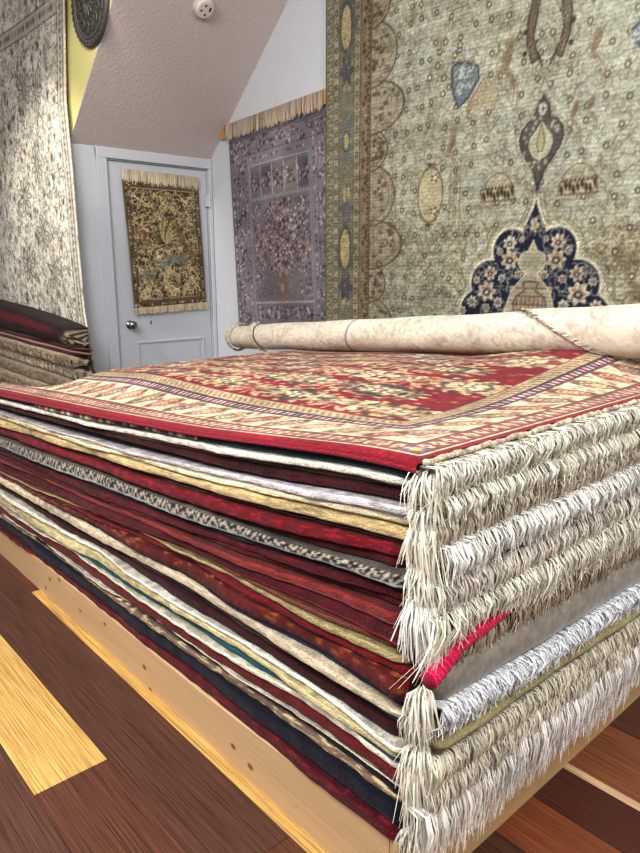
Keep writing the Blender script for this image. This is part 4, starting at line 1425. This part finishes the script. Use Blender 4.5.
# ================================================================== PURPLE HANGING RUG
def paint_purple():
    W, H = 1.10, 1.42
    cv = Canvas(W, H, .0058, c255(124, 120, 125))
    r2 = np.random.RandomState(5)
    full = (slice(None), slice(None))
    dk, rose, pale, grn = c255(52, 48, 58), c255(152, 110, 118), c255(196, 188, 186), c255(112, 112, 100)

    def bunch(u, v, s, n, cols=(dk, dk, rose, pale, c255(84, 74, 84))):
        for k in range(n):
            cv.ell(u + (r2.rand() - .5) * 2 * s, v + (r2.rand() - .5) * 2 * s, .006 + .009 * r2.rand(), .006 + .008 * r2.rand(), pal(r2, *cols), .9, petals=5, amp=.25)
    # distances measured from the top-left: v up
    cv.rect(0, W, H - .03, H, c255(100, 96, 104)); cv.rect(0, .012, 0, H, c255(96, 90, 104)); cv.rect(W - .012, W, 0, H, c255(96, 90, 104))
    d = np.minimum(np.minimum(cv.u, W - cv.u), np.minimum(cv.v, H - cv.v))

    def band(a, b, c, al=1.):
        cv.mix(full, ((d >= a) & (d < b)).astype(float), c, al)
    band(.018, .040, c255(106, 102, 110)); band(.155, .215, c255(128, 124, 130)); band(.150, .155, dk, .6); band(.215, .220, dk, .7); band(.040, .044, dk, .6)
    # border: zigzag of flower bunches
    k = 0
    for v in np.arange(.06, H - .05, .075):
        off = .03 * (1 if k % 2 else -1)
        for u in (.097 + off, W - .097 - off):
            bunch(u, v, .036, 30); cv.rosette(u, v, .018, rose if k % 3 == 0 else c255(74, 68, 78), pale, n=6)
        k += 1
    for u in np.arange(.06, W - .05, .075):
        v = H - .097 + .02 * (1 if k % 2 else -1)
        bunch(u, v, .032, 26); cv.rosette(u, v, .016, c255(90, 66, 80), pale, n=6); k += 1
    for v in np.arange(.03, H - .03, .03):
        for u in (.028, W - .028): cv.ell(u, v, .008, .011, pal(r2, dk, rose, pale))
        for u in (.186, W - .186): cv.ell(u, v, .010, .012, pal(r2, dk, rose, c255(96, 80, 100), pale), .9, petals=4)
    for u in np.arange(.16, W - .15, .03): cv.ell(u, H - .186, .010, .010, pal(r2, dk, rose, pale), .9, petals=4)
    # inner panel with gate arches at the top
    x0, x1 = .225, W - .225
    y1 = H - .225
    cv.rect(x0, x1, 0, y1, c255(114, 110, 113))
    cv.rect(x0, x1, y1 - .010, y1, pale, .7); cv.rect(x0, x0 + .008, 0, y1, pale, .5); cv.rect(x1 - .008, x1, 0, y1, pale, .5)
    for q in range(5):
        u = x0 + .065 + q * .13
        c = [c255(112, 104, 100), c255(92, 84, 92), c255(124, 102, 108), c255(126, 122, 104), c255(84, 78, 84)][q]
        cv.rect(u - .05, u + .05, y1 - .21, y1 - .03, c, .8); bunch(u, y1 - .12, .055, 60)
        cv.line([(u - .062, y1 - .22), (u - .062, y1 - .02)], .008, pale, .8)
    cv.rect(x0, x1, y1 - .245, y1 - .225, c255(142, 136, 144))
    # tree of flowers over a vase
    cu = W / 2
    for k in range(900):
        t = r2.rand(); v = .47 + t * .45
        half = .22 * math.sin(math.pi * min(1, .12 + .85 * (t ** .8))) + .03
        u = cu + r2.randn() * half * .72
        if not x0 + .02 < u < x1 - .02: continue
        cv.rosette(u, v, .010 + .012 * r2.rand(), pal(r2, dk, c255(78, 64, 84), c255(120, 84, 88), c255(136, 128, 116), rose), pal(r2, pale, c255(160, 140, 130), dk), n=5)
    for k in range(420):
        sg = r2.choice([-1, 1]); v = .28 + .64 * r2.rand()
        u = cu + sg * (.30 - .17 * abs(r2.rand() - .1) * (1 - abs(v - .6)))
        cv.ell(u, v, .010, .010, pal(r2, dk, rose, grn, pale), .8, petals=5)
    for (v, w_) in ((.27, .05), (.29, .03), (.32, .06), (.36, .07), (.40, .055), (.43, .075)):
        cv.rect(cu - w_, cu + w_, v - .018, v + .022, pal(r2, c255(136, 108, 96), c255(126, 98, 88)))
    cv.line([(cu - .075, .44), (cu + .075, .44)], .010, c255(176, 140, 100)); cv.ell(cu, .34, .02, .03, c255(170, 148, 124))
    bunch(cu, .47, .06, 40, (c255(150, 110, 80), rose, pale, dk))
    # lower band of small arches
    cv.rect(x0, x1, .235, .25, pale, .7)
    for q in range(6):
        u = x0 + .055 + q * .107
        bunch(u, .17, .042, 46); cv.ell(u, .17, .012, .018, pale, .7)
    for q in range(160): cv.ell(x0 + r2.rand() * (x1 - x0), .25 + r2.rand() * .7, .006, .006, pal(r2, dk, pale, rose), .6)
    cv.mix(full, np.ones(cv.u.shape), c255(126, 121, 128), .22); cv.cloud(.22, (14, 8), 4); cv.speckle(.22, 5)
    return cv


cvp = paint_purple()
TIL = math.radians(3.0)
PTL = np.array((-4.385, 2.215))


def purple_fn(U, V):
    a, dn = U, (cvp.h - V)
    X = PTL[0] + a * math.cos(TIL) + dn * math.sin(TIL)
    Zz = PTL[1] + a * math.sin(TIL) - dn * math.cos(TIL)
    return X, YB - .016 + .003 * np.sin(U * 9), Zz


pr = painted_sheet('hanging_rug', cvp, purple_fn, M_PILE, thick=(0, .008, 0))
tag(pr, 'greyish purple vase rug hanging slightly askew from a wooden batten in the corner', 'rug')


def hung_fringe(p0, p1, L, normal, col, n, seed, parent, lab=None, wid=.007, thick=.006, down=(0, 0, -1)):
    r2 = np.random.RandomState(seed)
    p0, p1, nm, dn = map(lambda q: np.asarray(q, float), (p0, p1, normal, down))
    t = np.sort(r2.rand(n))[:, None]
    root = p0 + (p1 - p0) * t
    al = (p1 - p0) / np.linalg.norm(p1 - p0)
    Ls = L * (.86 + .28 * r2.rand(n))
    f = np.array([0, .25, .5, .75, 1.])
    P = root[:, None, :] + dn[None, None, :] * (Ls[:, None] * f[None])[..., None] + nm[None, None, :] * (thick * np.array([.5, 1, 1, .9, .7]))[None, :, None] \
        + al[None, None, :] * ((r2.rand(n) - .5)[:, None] * .012 * f[None])[..., None]
    side = np.tile(al, (n, 1)) + nm[None] * (r2.rand(n, 1) - .5) * .6
    c = np.asarray(col)[None] * (.80 + .26 * r2.rand(n, 1))
    o = strand_obj('fringe', [strands(P, wid * (.7 + .6 * r2.rand(n)), c, side)], M_FRINGE, parent)
    if lab: o['label'] = lab
    return o


ct_, st_ = math.cos(TIL), math.sin(TIL)
a0 = np.array((PTL[0] - .02, YB - .034, PTL[1] + .088)); a1 = a0 + np.array((1.07 * ct_, 0, 1.07 * st_))
hung_fringe(a0, a1, .105, (0, -1, 0), c255(196, 178, 160), 330, 3, pr, 'beige fringe folded over the batten', wid=.008)
b = MB()
c0 = np.array((-4.475, YB - .016, 2.258)); c1 = np.array((-3.30, YB - .016, 2.258 + 1.175 * st_))
e = np.array((st_, 0, -ct_)) * .043; yv = np.array((0, .014, 0))
VV = [c0 - e - yv, c1 - e - yv, c1 - e + yv, c0 - e + yv, c0 + e - yv, c1 + e - yv, c1 + e + yv, c0 + e + yv]
b.add(VV, [(0, 3, 2, 1), (4, 5, 6, 7), (0, 1, 5, 4), (1, 2, 6, 5), (2, 3, 7, 6), (3, 0, 4, 7)], c255(188, 140, 84))
o = b.build('wall_batten', M_PINE)
tag(o, 'wooden batten on the back wall holding the top of the purple rug', 'batten')

# ================================================================== DOOR RUG
def paint_door_rug():
    W, H = .62, .88
    cv = Canvas(W, H, .0042, c255(118, 100, 70))
    r2 = np.random.RandomState(15)
    dk, crm, olive = c255(56, 46, 38), c255(188, 174, 140), c255(108, 98, 74)
    cv.rect(0, W, 0, H, c255(92, 80, 64))
    # border
    for v in np.arange(.012, H, .022):
        for u in (.022, W - .022): cv.rosette(u + .008 * (r2.rand() - .5), v, .010, pal(r2, dk, crm, c255(112, 76, 62), olive), pal(r2, crm, dk), n=4)
        for u in (.048, W - .048): cv.ell(u, v, .005, .007, pal(r2, dk, crm))
    for u in np.arange(.012, W, .022):
        for v in (.022, H - .022): cv.rosette(u, v, .010, pal(r2, dk, crm, c255(112, 76, 62), olive), pal(r2, crm, dk), n=4)
    cv.rect(.06, W - .06, .06, H - .05, c255(72, 58, 46)); cv.line([(.06, .06), (W - .06, .06), (W - .06, H - .05), (.06, H - .05)], .004, crm, closed=True)
    # forest of pale twigs and animals on dark
    for k in range(900):
        u, v = .07 + r2.rand() * (W - .14), .07 + r2.rand() * (H - .14)
        cv.scroll(u, v, .014 + .024 * r2.rand(), pal(r2, crm, crm, c255(164, 148, 104), olive), .007, r2, .9)
    for k in range(260):
        u, v = .07 + r2.rand() * (W - .14), .07 + r2.rand() * (H - .14)
        cv.ell(u, v, .006 + .008 * r2.rand(), .006 + .006 * r2.rand(), pal(r2, dk, dk, crm, c255(128, 96, 60)), .9, ang=r2.rand() * 3, petals=5, amp=.2)
    cv.ell(.30, .52, .07, .10, c255(126, 110, 72), .5); cv.ell(.42, .48, .05, .12, c255(104, 92, 62), .6, ang=.2)
    for q in range(14): cv.curve((.30, .45), (.30 + .11 * math.cos(q * .3 - .3), .48 + .12 * math.sin(q * .3 - .2)), .1, .006, pal(r2, crm, dk), .9)
    # red bush and green stream
    for q in range(12): cv.ell(.125 + .045 * (r2.rand() - .5) * 2, .50 + .04 * (r2.rand() - .5) * 2, .02, .014, c255(112, 66, 52), .7, petals=5, ang=r2.rand() * 3)
    for q in range(14): cv.ell(.24 + .012 * q, .275 + .06 * r2.rand() + .004 * q, .022, .012, pal(r2, c255(112, 128, 112), c255(96, 116, 98)), .8)
    cv.ell(.13, .23, .05, .05, c255(96, 104, 92), .5); cv.ell(.44, .33, .04, .05, c255(112, 100, 88), .7)
    # pale deer near the bottom
    for (u, v) in ((.12, .13), (.2, .12), (.28, .14), (.37, .12), (.46, .15), (.5, .2), (.24, .36), (.32, .40), (.16, .40), (.42, .42)):
        cv.ell(u, v, .022, .010, crm); cv.ell(u + .022, v + .014, .008, .006, crm)
        for q in (-.014, -.004, .008, .016): cv.line([(u + q, v - .005), (u + q, v - .026)], .004, crm)
    cv.cloud(.25, (10, 8), 6); cv.speckle(.2, 8)
    return cv


cvd = paint_door_rug()
xd = XD - .002
TLp, TRp, BLp, BRp = (2.330, 1.900), (2.943, 1.900), (2.366, 1.012), (2.975, 1.035)


def door_fn(U, V):
    s, t = U / cvd.w, V / cvd.h
    y = (BLp[0] * (1 - s) + BRp[0] * s) * (1 - t) + (TLp[0] * (1 - s) + TRp[0] * s) * t
    z = (BLp[1] * (1 - s) + BRp[1] * s) * (1 - t) + (TLp[1] * (1 - s) + TRp[1] * s) * t
    return np.full(U.shape, xd + .016) + .004 * np.sin(s * 7 + t * 4), y, z


dr = painted_sheet('small_hanging_rug', cvd, door_fn, M_PILE, thick=(-.008, 0, 0))
tag(dr, 'small brown and beige forest rug with animals hanging on the white door', 'rug')
hung_fringe((xd + .018, TLp[0] - .004, 1.972), (xd + .018, TRp[0], 1.962), .080, (1, 0, 0), c255(206, 192, 168), 260, 4, dr, 'cream top fringe', wid=.006)
hung_fringe((xd + .016, BLp[0], BLp[1] + .006), (xd + .016, BRp[0], BRp[1] + .006), .050, (1, 0, 0), c255(206, 192, 162), 260, 5, dr, 'cream bottom fringe', wid=.006)

# ================================================================== WHITE RUG AT LEFT
def paint_white():
    W, H = 1.95, 2.72
    cv = Canvas(W, H, .0065, c255(226, 220, 206))
    r2 = np.random.RandomState(41)
    gr, dk, tn = c255(132, 126, 118), c255(72, 68, 68), c255(188, 174, 150)
    full = (slice(None), slice(None))
    # u measured from the left, the visible side is u near W; v=0 at the bottom
    for k in range(4200):
        u, v = r2.rand() * W, r2.rand() * H
        cv.scroll(u, v, .018 + .03 * r2.rand(), pal(r2, gr, dk, tn, gr, c255(104, 98, 92)), .006, r2, .8)
    for k in range(640):
        u, v = r2.rand() * W, r2.rand() * H
        s = .014 + .016 * r2.rand()
        cv.ell(u, v, s, s * 1.6, pal(r2, gr, c255(150, 144, 134), c255(112, 104, 100), tn), .8, petals=7, amp=.22, ang=r2.rand())
        cv.ell(u, v, s * .5, s * .8, pal(r2, dk, c255(214, 206, 190)), .9, petals=5)
    # large bell flowers
    for (u, v) in ((W - .62, 1.50), (W - .62, 1.02), (W - .75, 2.0), (W - .9, 1.3), (W - .50, 1.95), (W - .95, .8), (W - .45, .75)):
        for q in range(9):
            a = q * 2 * math.pi / 9
            cv.ell(u + .07 * math.cos(a), v + .09 * math.sin(a), .022, .045, dk, .8, ang=a - math.pi / 2); cv.ell(u + .07 * math.cos(a), v + .09 * math.sin(a), .014, .034, c255(214, 206, 190), .9, ang=a - math.pi / 2)
        cv.ell(u, v, .035, .05, gr, petals=6); cv.ell(u, v, .018, .026, tn)
    # border at the free edge and across the top
    for a, b2, c, al in ((.30, .306, dk, .7), (.105, .112, dk, .8), (.095, .098, gr, .8), (.030, .095, c255(206, 198, 184), .75), (.028, .034, dk, .9), (.012, .028, c255(176, 160, 140), .8), (0, .012, c255(214, 202, 184), 1)):
        cv.rect(W - b2, W - a, 0, H, c, al)
    for v in np.arange(.02, H, .044):
        cv.ell(W - .063, v, .018, .016, pal(r2, dk, gr), .85, petals=5, amp=.3); cv.scroll(W - .063, v + .022, .02, dk, .006, r2, .8)
        cv.ell(W - .022, v, .005, .010, dk, .6)
    yb = H - .40
    for dv, hh, c in ((0, .008, dk), (.012, .085, c255(190, 180, 166)), (.10, .008, dk), (.33, .008, dk)):
        cv.rect(0, W - .105, yb + dv, yb + dv + hh, c, .85)
    for u in np.arange(0, W - .12, .04):
        cv.ell(u, yb + .055, .015, .024, pal(r2, dk, gr, tn), .9, petals=5); cv.ell(u + .02, yb + .055, .006, .02, gr)
    cv.cloud(.12, (9, 7), 2); cv.speckle(.16, 3)
    return cv


cvl = paint_white()


def white_fn(U, V):
    zz = .52 + V
    e = np.interp(zz, [.5, .66, .85, 1.02, 1.43, 1.9, 2.34, 2.6, 2.9, 3.3], [-4.43, -4.455, -4.50, -4.535, -4.552, -4.556, -4.575, -4.535, -4.49, -4.44])
    X = e - (cvl.w - U)
    Y = Y1 - .035 + .012 * np.sin(U * 6 + .5) * np.clip((3.2 - zz), 0, 1) 
    return X, Y, zz


o = painted_sheet('tall_hanging_rug', cvl, white_fn, M_PILE, thick=(0, .01, 0))
tag(o, 'tall ivory rug with grey flowers hanging beside the door on the left', 'rug')

# ================================================================== PLAQUE and smoke detector
def build_plaque():
    cx_, cz_ = -4.185, 2.815
    ru, rv = .235, .25
    root = empty('wall_plaque', (cx_, Y1, cz_ - rv), 'oval dark bronze ornamental plaque on the yellow wall above the slope', 'plaque')
    n = 64
    prof = [(1.0, 0), (1.0, .012), (.97, .022), (.90, .026), (.86, .018), (.80, .014), (.5, .022), (.2, .028), (.02, .030)]
    V, F, C = [], [], []
    for f_, dy in prof:
        for k in range(n):
            t = 2 * math.pi * k / n
            V.append((cx_ + ru * f_ * math.cos(t), Y1 - .002 - dy, cz_ + rv * f_ * math.sin(t))); C.append(c255(66, 64, 62))
    for i in range(len(prof) - 1):
        for k in range(n):
            k2 = (k + 1) % n
            F.append((i * n + k, i * n + k2, (i + 1) * n + k2, (i + 1) * n + k))
    F.append(tuple((len(prof) - 1) * n + k for k in range(n)))
    adopt(mesh_obj('disc', V, F, M_BRONZE, None, C, smooth=True), root)
    b = MB()
    for f_ in (.86, .78):
        b.tube([(cx_ + ru * f_ * math.cos(t), Y1 - .020, cz_ + rv * f_ * math.sin(t)) for t in np.linspace(0, 2 * math.pi, 61)], .0028, 6, c255(120, 116, 108))
    for k in range(40):
        t = 2 * math.pi * k / 40
        b.tube([(cx_ + ru * f_ * math.cos(t + (f_ - .8) * 1.5), Y1 - .026, cz_ + rv * f_ * math.sin(t + (f_ - .8) * 1.5)) for f_ in (.89, .93, .97)], .003, 5, c255(92, 90, 86))
    for k in range(14):
        t = 2 * math.pi * k / 14
        c0 = (cx_ + ru * .55 * math.cos(t), cz_ + rv * .55 * math.sin(t))
        b.tube([(c0[0] + .032 * (1 - q * .7) * math.cos(t + q * 5), Y1 - .026, c0[1] + .036 * (1 - q * .7) * math.sin(t + q * 5)) for q in np.linspace(0, 1, 10)], .0028, 5, c255(110, 108, 102))
        b.tube([(cx_ + ru * f_ * math.cos(t), Y1 - .032, cz_ + rv * f_ * math.sin(t)) for f_ in (.12, .25, .38)], .004, 5, c255(104, 102, 96))
    adopt(b.build('relief_ornament', M_BRONZE, smooth=True), root)


build_plaque()


def build_detector():
    # on the sloped ceiling: find the point seen at (203,8)
    d = ray(203, 6)
    t = (2.10 - .9 * XD - HC) / (d[2] - .9 * d[0])
    p = Vector((d[0] * t, d[1] * t, HC + d[2] * t))
    nrm = Vector((.9, 0, -1)).normalized()
    rot = nrm.to_track_quat('Z', 'Y').to_matrix().to_4x4()
    root = empty('smoke_detector', p, 'round white smoke detector with dark slots on the sloped ceiling', 'smoke detector')
    root.rotation_euler = rot.to_euler()

    def disc(prof, n=32):
        V, F = [], []
        for r, h in prof:
            for k in range(n):
                a = 2 * math.pi * k / n; V.append((r * math.cos(a), r * math.sin(a), h))
        for i in range(len(prof) - 1):
            for k in range(n):
                k2 = (k + 1) % n; F.append((i * n + k, i * n + k2, (i + 1) * n + k2, (i + 1) * n + k))
        F.append(tuple((len(prof) - 1) * n + k for k in range(n)))
        return V, F
    V, F = disc([(.066, .001), (.068, .008), (.066, .012)])
    mesh_obj('mounting_plate', V, F, M_WHITEPL, root, np.ones((len(V), 3)) * .9)
    V, F = disc([(.058, .0125), (.058, .030), (.054, .038), (.046, .041), (.01, .042)])
    mesh_obj('cover', V, F, M_WHITEPL, root, np.ones((len(V), 3)) * .9)
    for k, a in enumerate((.4, 1.9, 3.4, 4.9)):
        b = MB(); x, y = .028 * math.cos(a), .028 * math.sin(a)
        hw, hh = ((.006, .012) if k == 0 else (.005, .006))
        b.box((x - hw, y - hh, .0415), (x + hw, y + hh, .0435), bev=.0006)
        b.build('slot', M_BLACKPL, root)


build_detector()

# ================================================================== SMALL PILE AT LEFT
def build_pile():
    Yp, Xr_ = 1.70, -4.12
    r2 = np.random.RandomState(8)
    # (z top at its right end, z bottom, right end offset, colours, label, material)
    specs = [
        (.150, .012, .010, c255(150, 130, 112), 'grey brown folded rug at the bottom of the small pile beside the ivory rug'),
        (.275, .152, .022, c255(175, 152, 130), 'tan folded rug low in the small pile beside the ivory rug'),
        (.395, .277, .012, c255(140, 122, 110), 'dull brown folded rug in the middle of the small pile'),
        (.505, .397, .018, c255(177, 157, 135), 'beige folded rug with speckled edges in the small pile'),
        (.595, .507, .012, c255(155, 137, 117), 'taupe folded rug with wavy edge in the small pile, under the grey one'),
        (.680, .597, .000, c255(187, 172, 152), 'light grey tasselled rug in the small pile just below the thin maroon ones'),
        (.755, .682, .004, c255(170, 150, 130), 'speckled taupe rug in the small pile with rounded patterned end'),
        (.785, .757, .000, c255(84, 22, 32), 'thin maroon rug with pale lines under the dark bundle of the small pile'),
        (.812, .787, .006, c255(74, 18, 30), 'thin dark maroon rug directly beneath the dark folded bundle'),
        (.945, .814, .020, c255(44, 18, 24), 'dark red and black folded bundle on top of the small pile'),
    ]
    rise = .055      # the pile tips up away from its right end
    for i, (zt_, zb_, off, col, lab) in enumerate(specs):
        X = np.r_[np.linspace(-6.6, Xr_ - .12, 90), Xr_ - .12 + .12 * np.sin(np.linspace(.08, 1, 14) * math.pi / 2)] - off
        k0 = (X - (Xr_ - off)) / 2.2                                   # 0 at the right, -1 at the left
        K = 10
        V, C = [], []
        seed = i * 9
        wl = (vnoise((1, len(X)), (1, 16), seed)[0] - .5)
        f = np.clip((Xr_ - off - X) / .12, 0, 1) ** .5
        f = np.maximum(f, .35)
        lean = -rise * k0 * (.3 + .7 * zt_)
        for k in range(K):
            a = -math.pi / 2 + math.pi * k / (K - 1)
            zc_, hh = (zt_ + zb_) / 2, (zt_ - zb_) / 2
            top_sh = 0
            if i == 9:       # bundle: thins out towards its right end
                g = np.interp(X, [-6.6, -5.4, -4.9, -4.55, -4.25, Xr_ - off], [1.5, 1.25, 1.05, .85, .55, .2])
                z = zb_ + (hh + hh * math.sin(a)) * g
            else:
                z = zc_ + hh * math.sin(a) * f
            y = Yp + .012 * wl + .014 * (i % 3) + (.03 if i == 9 else .014) * (1 - math.cos(a)) + (1 - f) * .1
            z = z + lean + .004 * wl * (i != 9)
            V.append(np.c_[X, y, z])
            n = vnoise((1, len(X)), (1, 50), seed + k)[0]
            t = .5 + .5 * math.sin(a)
            c = np.ones((len(X), 1)) * np.array(col) * (1 + .5 * (n[:, None] - .5))
            if i == 9 and t > .9: c = c * .5
            if i == 9:
                wv = np.sin(X * 3.1 + 1)
                red = ((t > .50 + .08 * wv) & (t < .86)).astype(float)[:, None] * np.clip((-4.45 - X) / .15, 0, 1)[:, None]
                c = c * (1 - red) + np.array(c255(92, 18, 28)) * red
                end = np.clip((X + 4.4) / .1, 0, 1)[:, None] * (n[:, None] > .55)
                c = c * (1 - end) + np.array(c255(150, 134, 112)) * end
            elif i in (7, 8):
                if t > .8: c = c * .3 + np.array(c255(190, 170, 150)) * .7
            else:
                sp = (n[:, None] > .66).astype(float) * .6
                c = c * (1 - sp) + np.array(c255(72, 62, 56)) * sp
                if t > .85 or t < .15: c = c * .5 + np.array(c255(176, 160, 140)) * .5
                end = np.clip((X - (Xr_ - .10)) / .05, 0, 1)[:, None]
                pt = (np.sin(X * 120)[:, None] + math.sin(t * 20) > .1)
                c = c * (1 - end) + end * np.where(pt, np.array(c255(60, 40, 40)), np.array(c255(160, 144, 120)))
            C.append(c)
        V.append(np.c_[np.minimum(X, Xr_ - .30), np.full(len(X), 1.91), V[-1][:, 2]]); C.append(C[-1])
        V.append(np.c_[np.minimum(X, Xr_ - .30), np.full(len(X), 1.91), V[0][:, 2]]); C.append(C[0])
        R, n = len(V), len(X)
        F = []
        for r in range(R):
            r3 = (r + 1) % R; q = np.arange(n - 1)
            F += list(zip(r * n + q, r * n + q + 1, r3 * n + q + 1, r3 * n + q))
        F.append(tuple(r * n for r in range(R))); F.append(tuple(r * n + n - 1 for r in range(R - 1, -1, -1)))
        o = mesh_obj('folded_rug', np.vstack(V), F, M_DARK if i == 9 else M_EDGE, None, np.vstack(C), smooth=True)
        tag(o, lab, 'rug', 'rugs in the small pile at the left')
        if i in (5, 6, 3):      # shaggy tassels along the front
            nn = 420
            xx = np.sort(-6.3 + (Xr_ - .08 + 6.3) * r2.rand(nn))
            zz = zt_ - rise * ((xx - Xr_) / 2.2) * (.3 + .7 * zt_) - .012
            L = .05 * (.6 + .7 * r2.rand(nn))
            f5 = np.array([0, .25, .5, .8, 1.])
            P = np.stack([xx[:, None] + (L * .9 * (r2.rand(nn) - .3))[:, None] * f5, Yp + .014 * (i % 3) - .004 - .012 * np.array([0, 1, 1, .8, .5])[None] + 0 * xx[:, None], zz[:, None] - L[:, None] * f5], -1)
            side = np.tile(np.array((1., 0, .2)), (nn, 1))
            strand_obj('fringe', [strands(P, .007 * (.6 + .7 * r2.rand(nn)), np.array(col)[None] * (.8 + .7 * r2.rand(nn, 1)), side)], M_FRINGE, o)


build_pile()

# ================================================================== LIGHT AND CAMERA
def area(name, loc, aim, size, power, col=(1, 1, 1), sy=None):
    L = bpy.data.lights.new(name, 'AREA'); L.energy = power; L.color = col
    L.shape = 'RECTANGLE'; L.size = size; L.size_y = sy or size
    o = bpy.data.objects.new(name, L); COL.objects.link(o)
    o.location = loc
    o.rotation_euler = (Vector(aim) - Vector(loc)).to_track_quat('-Z', 'Y').to_euler()
    return o


def spot(name, loc, aim, power, ang, col=(1, 1, 1), blend=.6, rad=.06):
    L = bpy.data.lights.new(name, 'SPOT'); L.energy = power; L.color = col; L.spot_size = math.radians(ang); L.spot_blend = blend; L.shadow_soft_size = rad
    o = bpy.data.objects.new(name, L); COL.objects.link(o)
    o.location = loc
    o.rotation_euler = (Vector(aim) - Vector(loc)).to_track_quat('-Z', 'Y').to_euler()
    return o


area('overhead_light', (-.6, -.3, 3.15), (-1.2, 1.2, .6), 1.4, 88, (1, .97, .93))
area('overhead_light', (.9, 1.3, 3.1), (-.8, 1.6, .4), 1.0, 90, (1, .98, .95))
area('overhead_light', (-2.6, .3, 3.15), (-2.6, 1.2, .5), 1.2, 45, (1, .97, .93))
area('overhead_light', (-1.7, -1.0, 2.9), (-1.8, .9, .5), 1.2, 72, (1, .98, .95))  # added area light, no known lamp, brightens the front edges of the stack
spot('aimed_spot', (-.6, .9, 3.1), (-1.5, 3.07, 2.1), 50, 80, (1, .98, .94), .9)  # added spot, no known fixture, brightens the big rug on the back wall
spot('aimed_spot', (-4.2, .3, 3.0), (-5.0, 1.95, 1.45), 190, 55, (1, .97, .9), .8)
spot('aimed_spot', (-3.3, 1.2, 3.1), (-4.3, 1.98, 2.45), 40, 34, (1, .95, .8), .6)
w = bpy.data.worlds.new('room_light'); bpy.context.scene.world = w; w.use_nodes = True
w.node_tree.nodes['Background'].inputs[0].default_value = (1.0, .99, .98, 1); w.node_tree.nodes['Background'].inputs[1].default_value = .45

cam = bpy.data.cameras.new('camera'); cam.sensor_fit = 'VERTICAL'; cam.sensor_height = 24.0; cam.lens = FPX / 853 * 24.0
co = bpy.data.objects.new('camera', cam); COL.objects.link(co)
co.location = (0, 0, HC)
co.rotation_euler = Vector((FW[0] * CP, FW[1] * CP, -SP)).to_track_quat('-Z', 'Y').to_euler()
cam.clip_start = .02
bpy.context.scene.camera = co
sc = bpy.context.scene
sc.view_settings.view_transform = 'Standard'
sc.view_settings.look = 'None'
sc.view_settings.exposure = 0.16
sc.view_settings.gamma = 0.88
try:
    sc.cycles.use_denoising = True
except Exception:
    pass
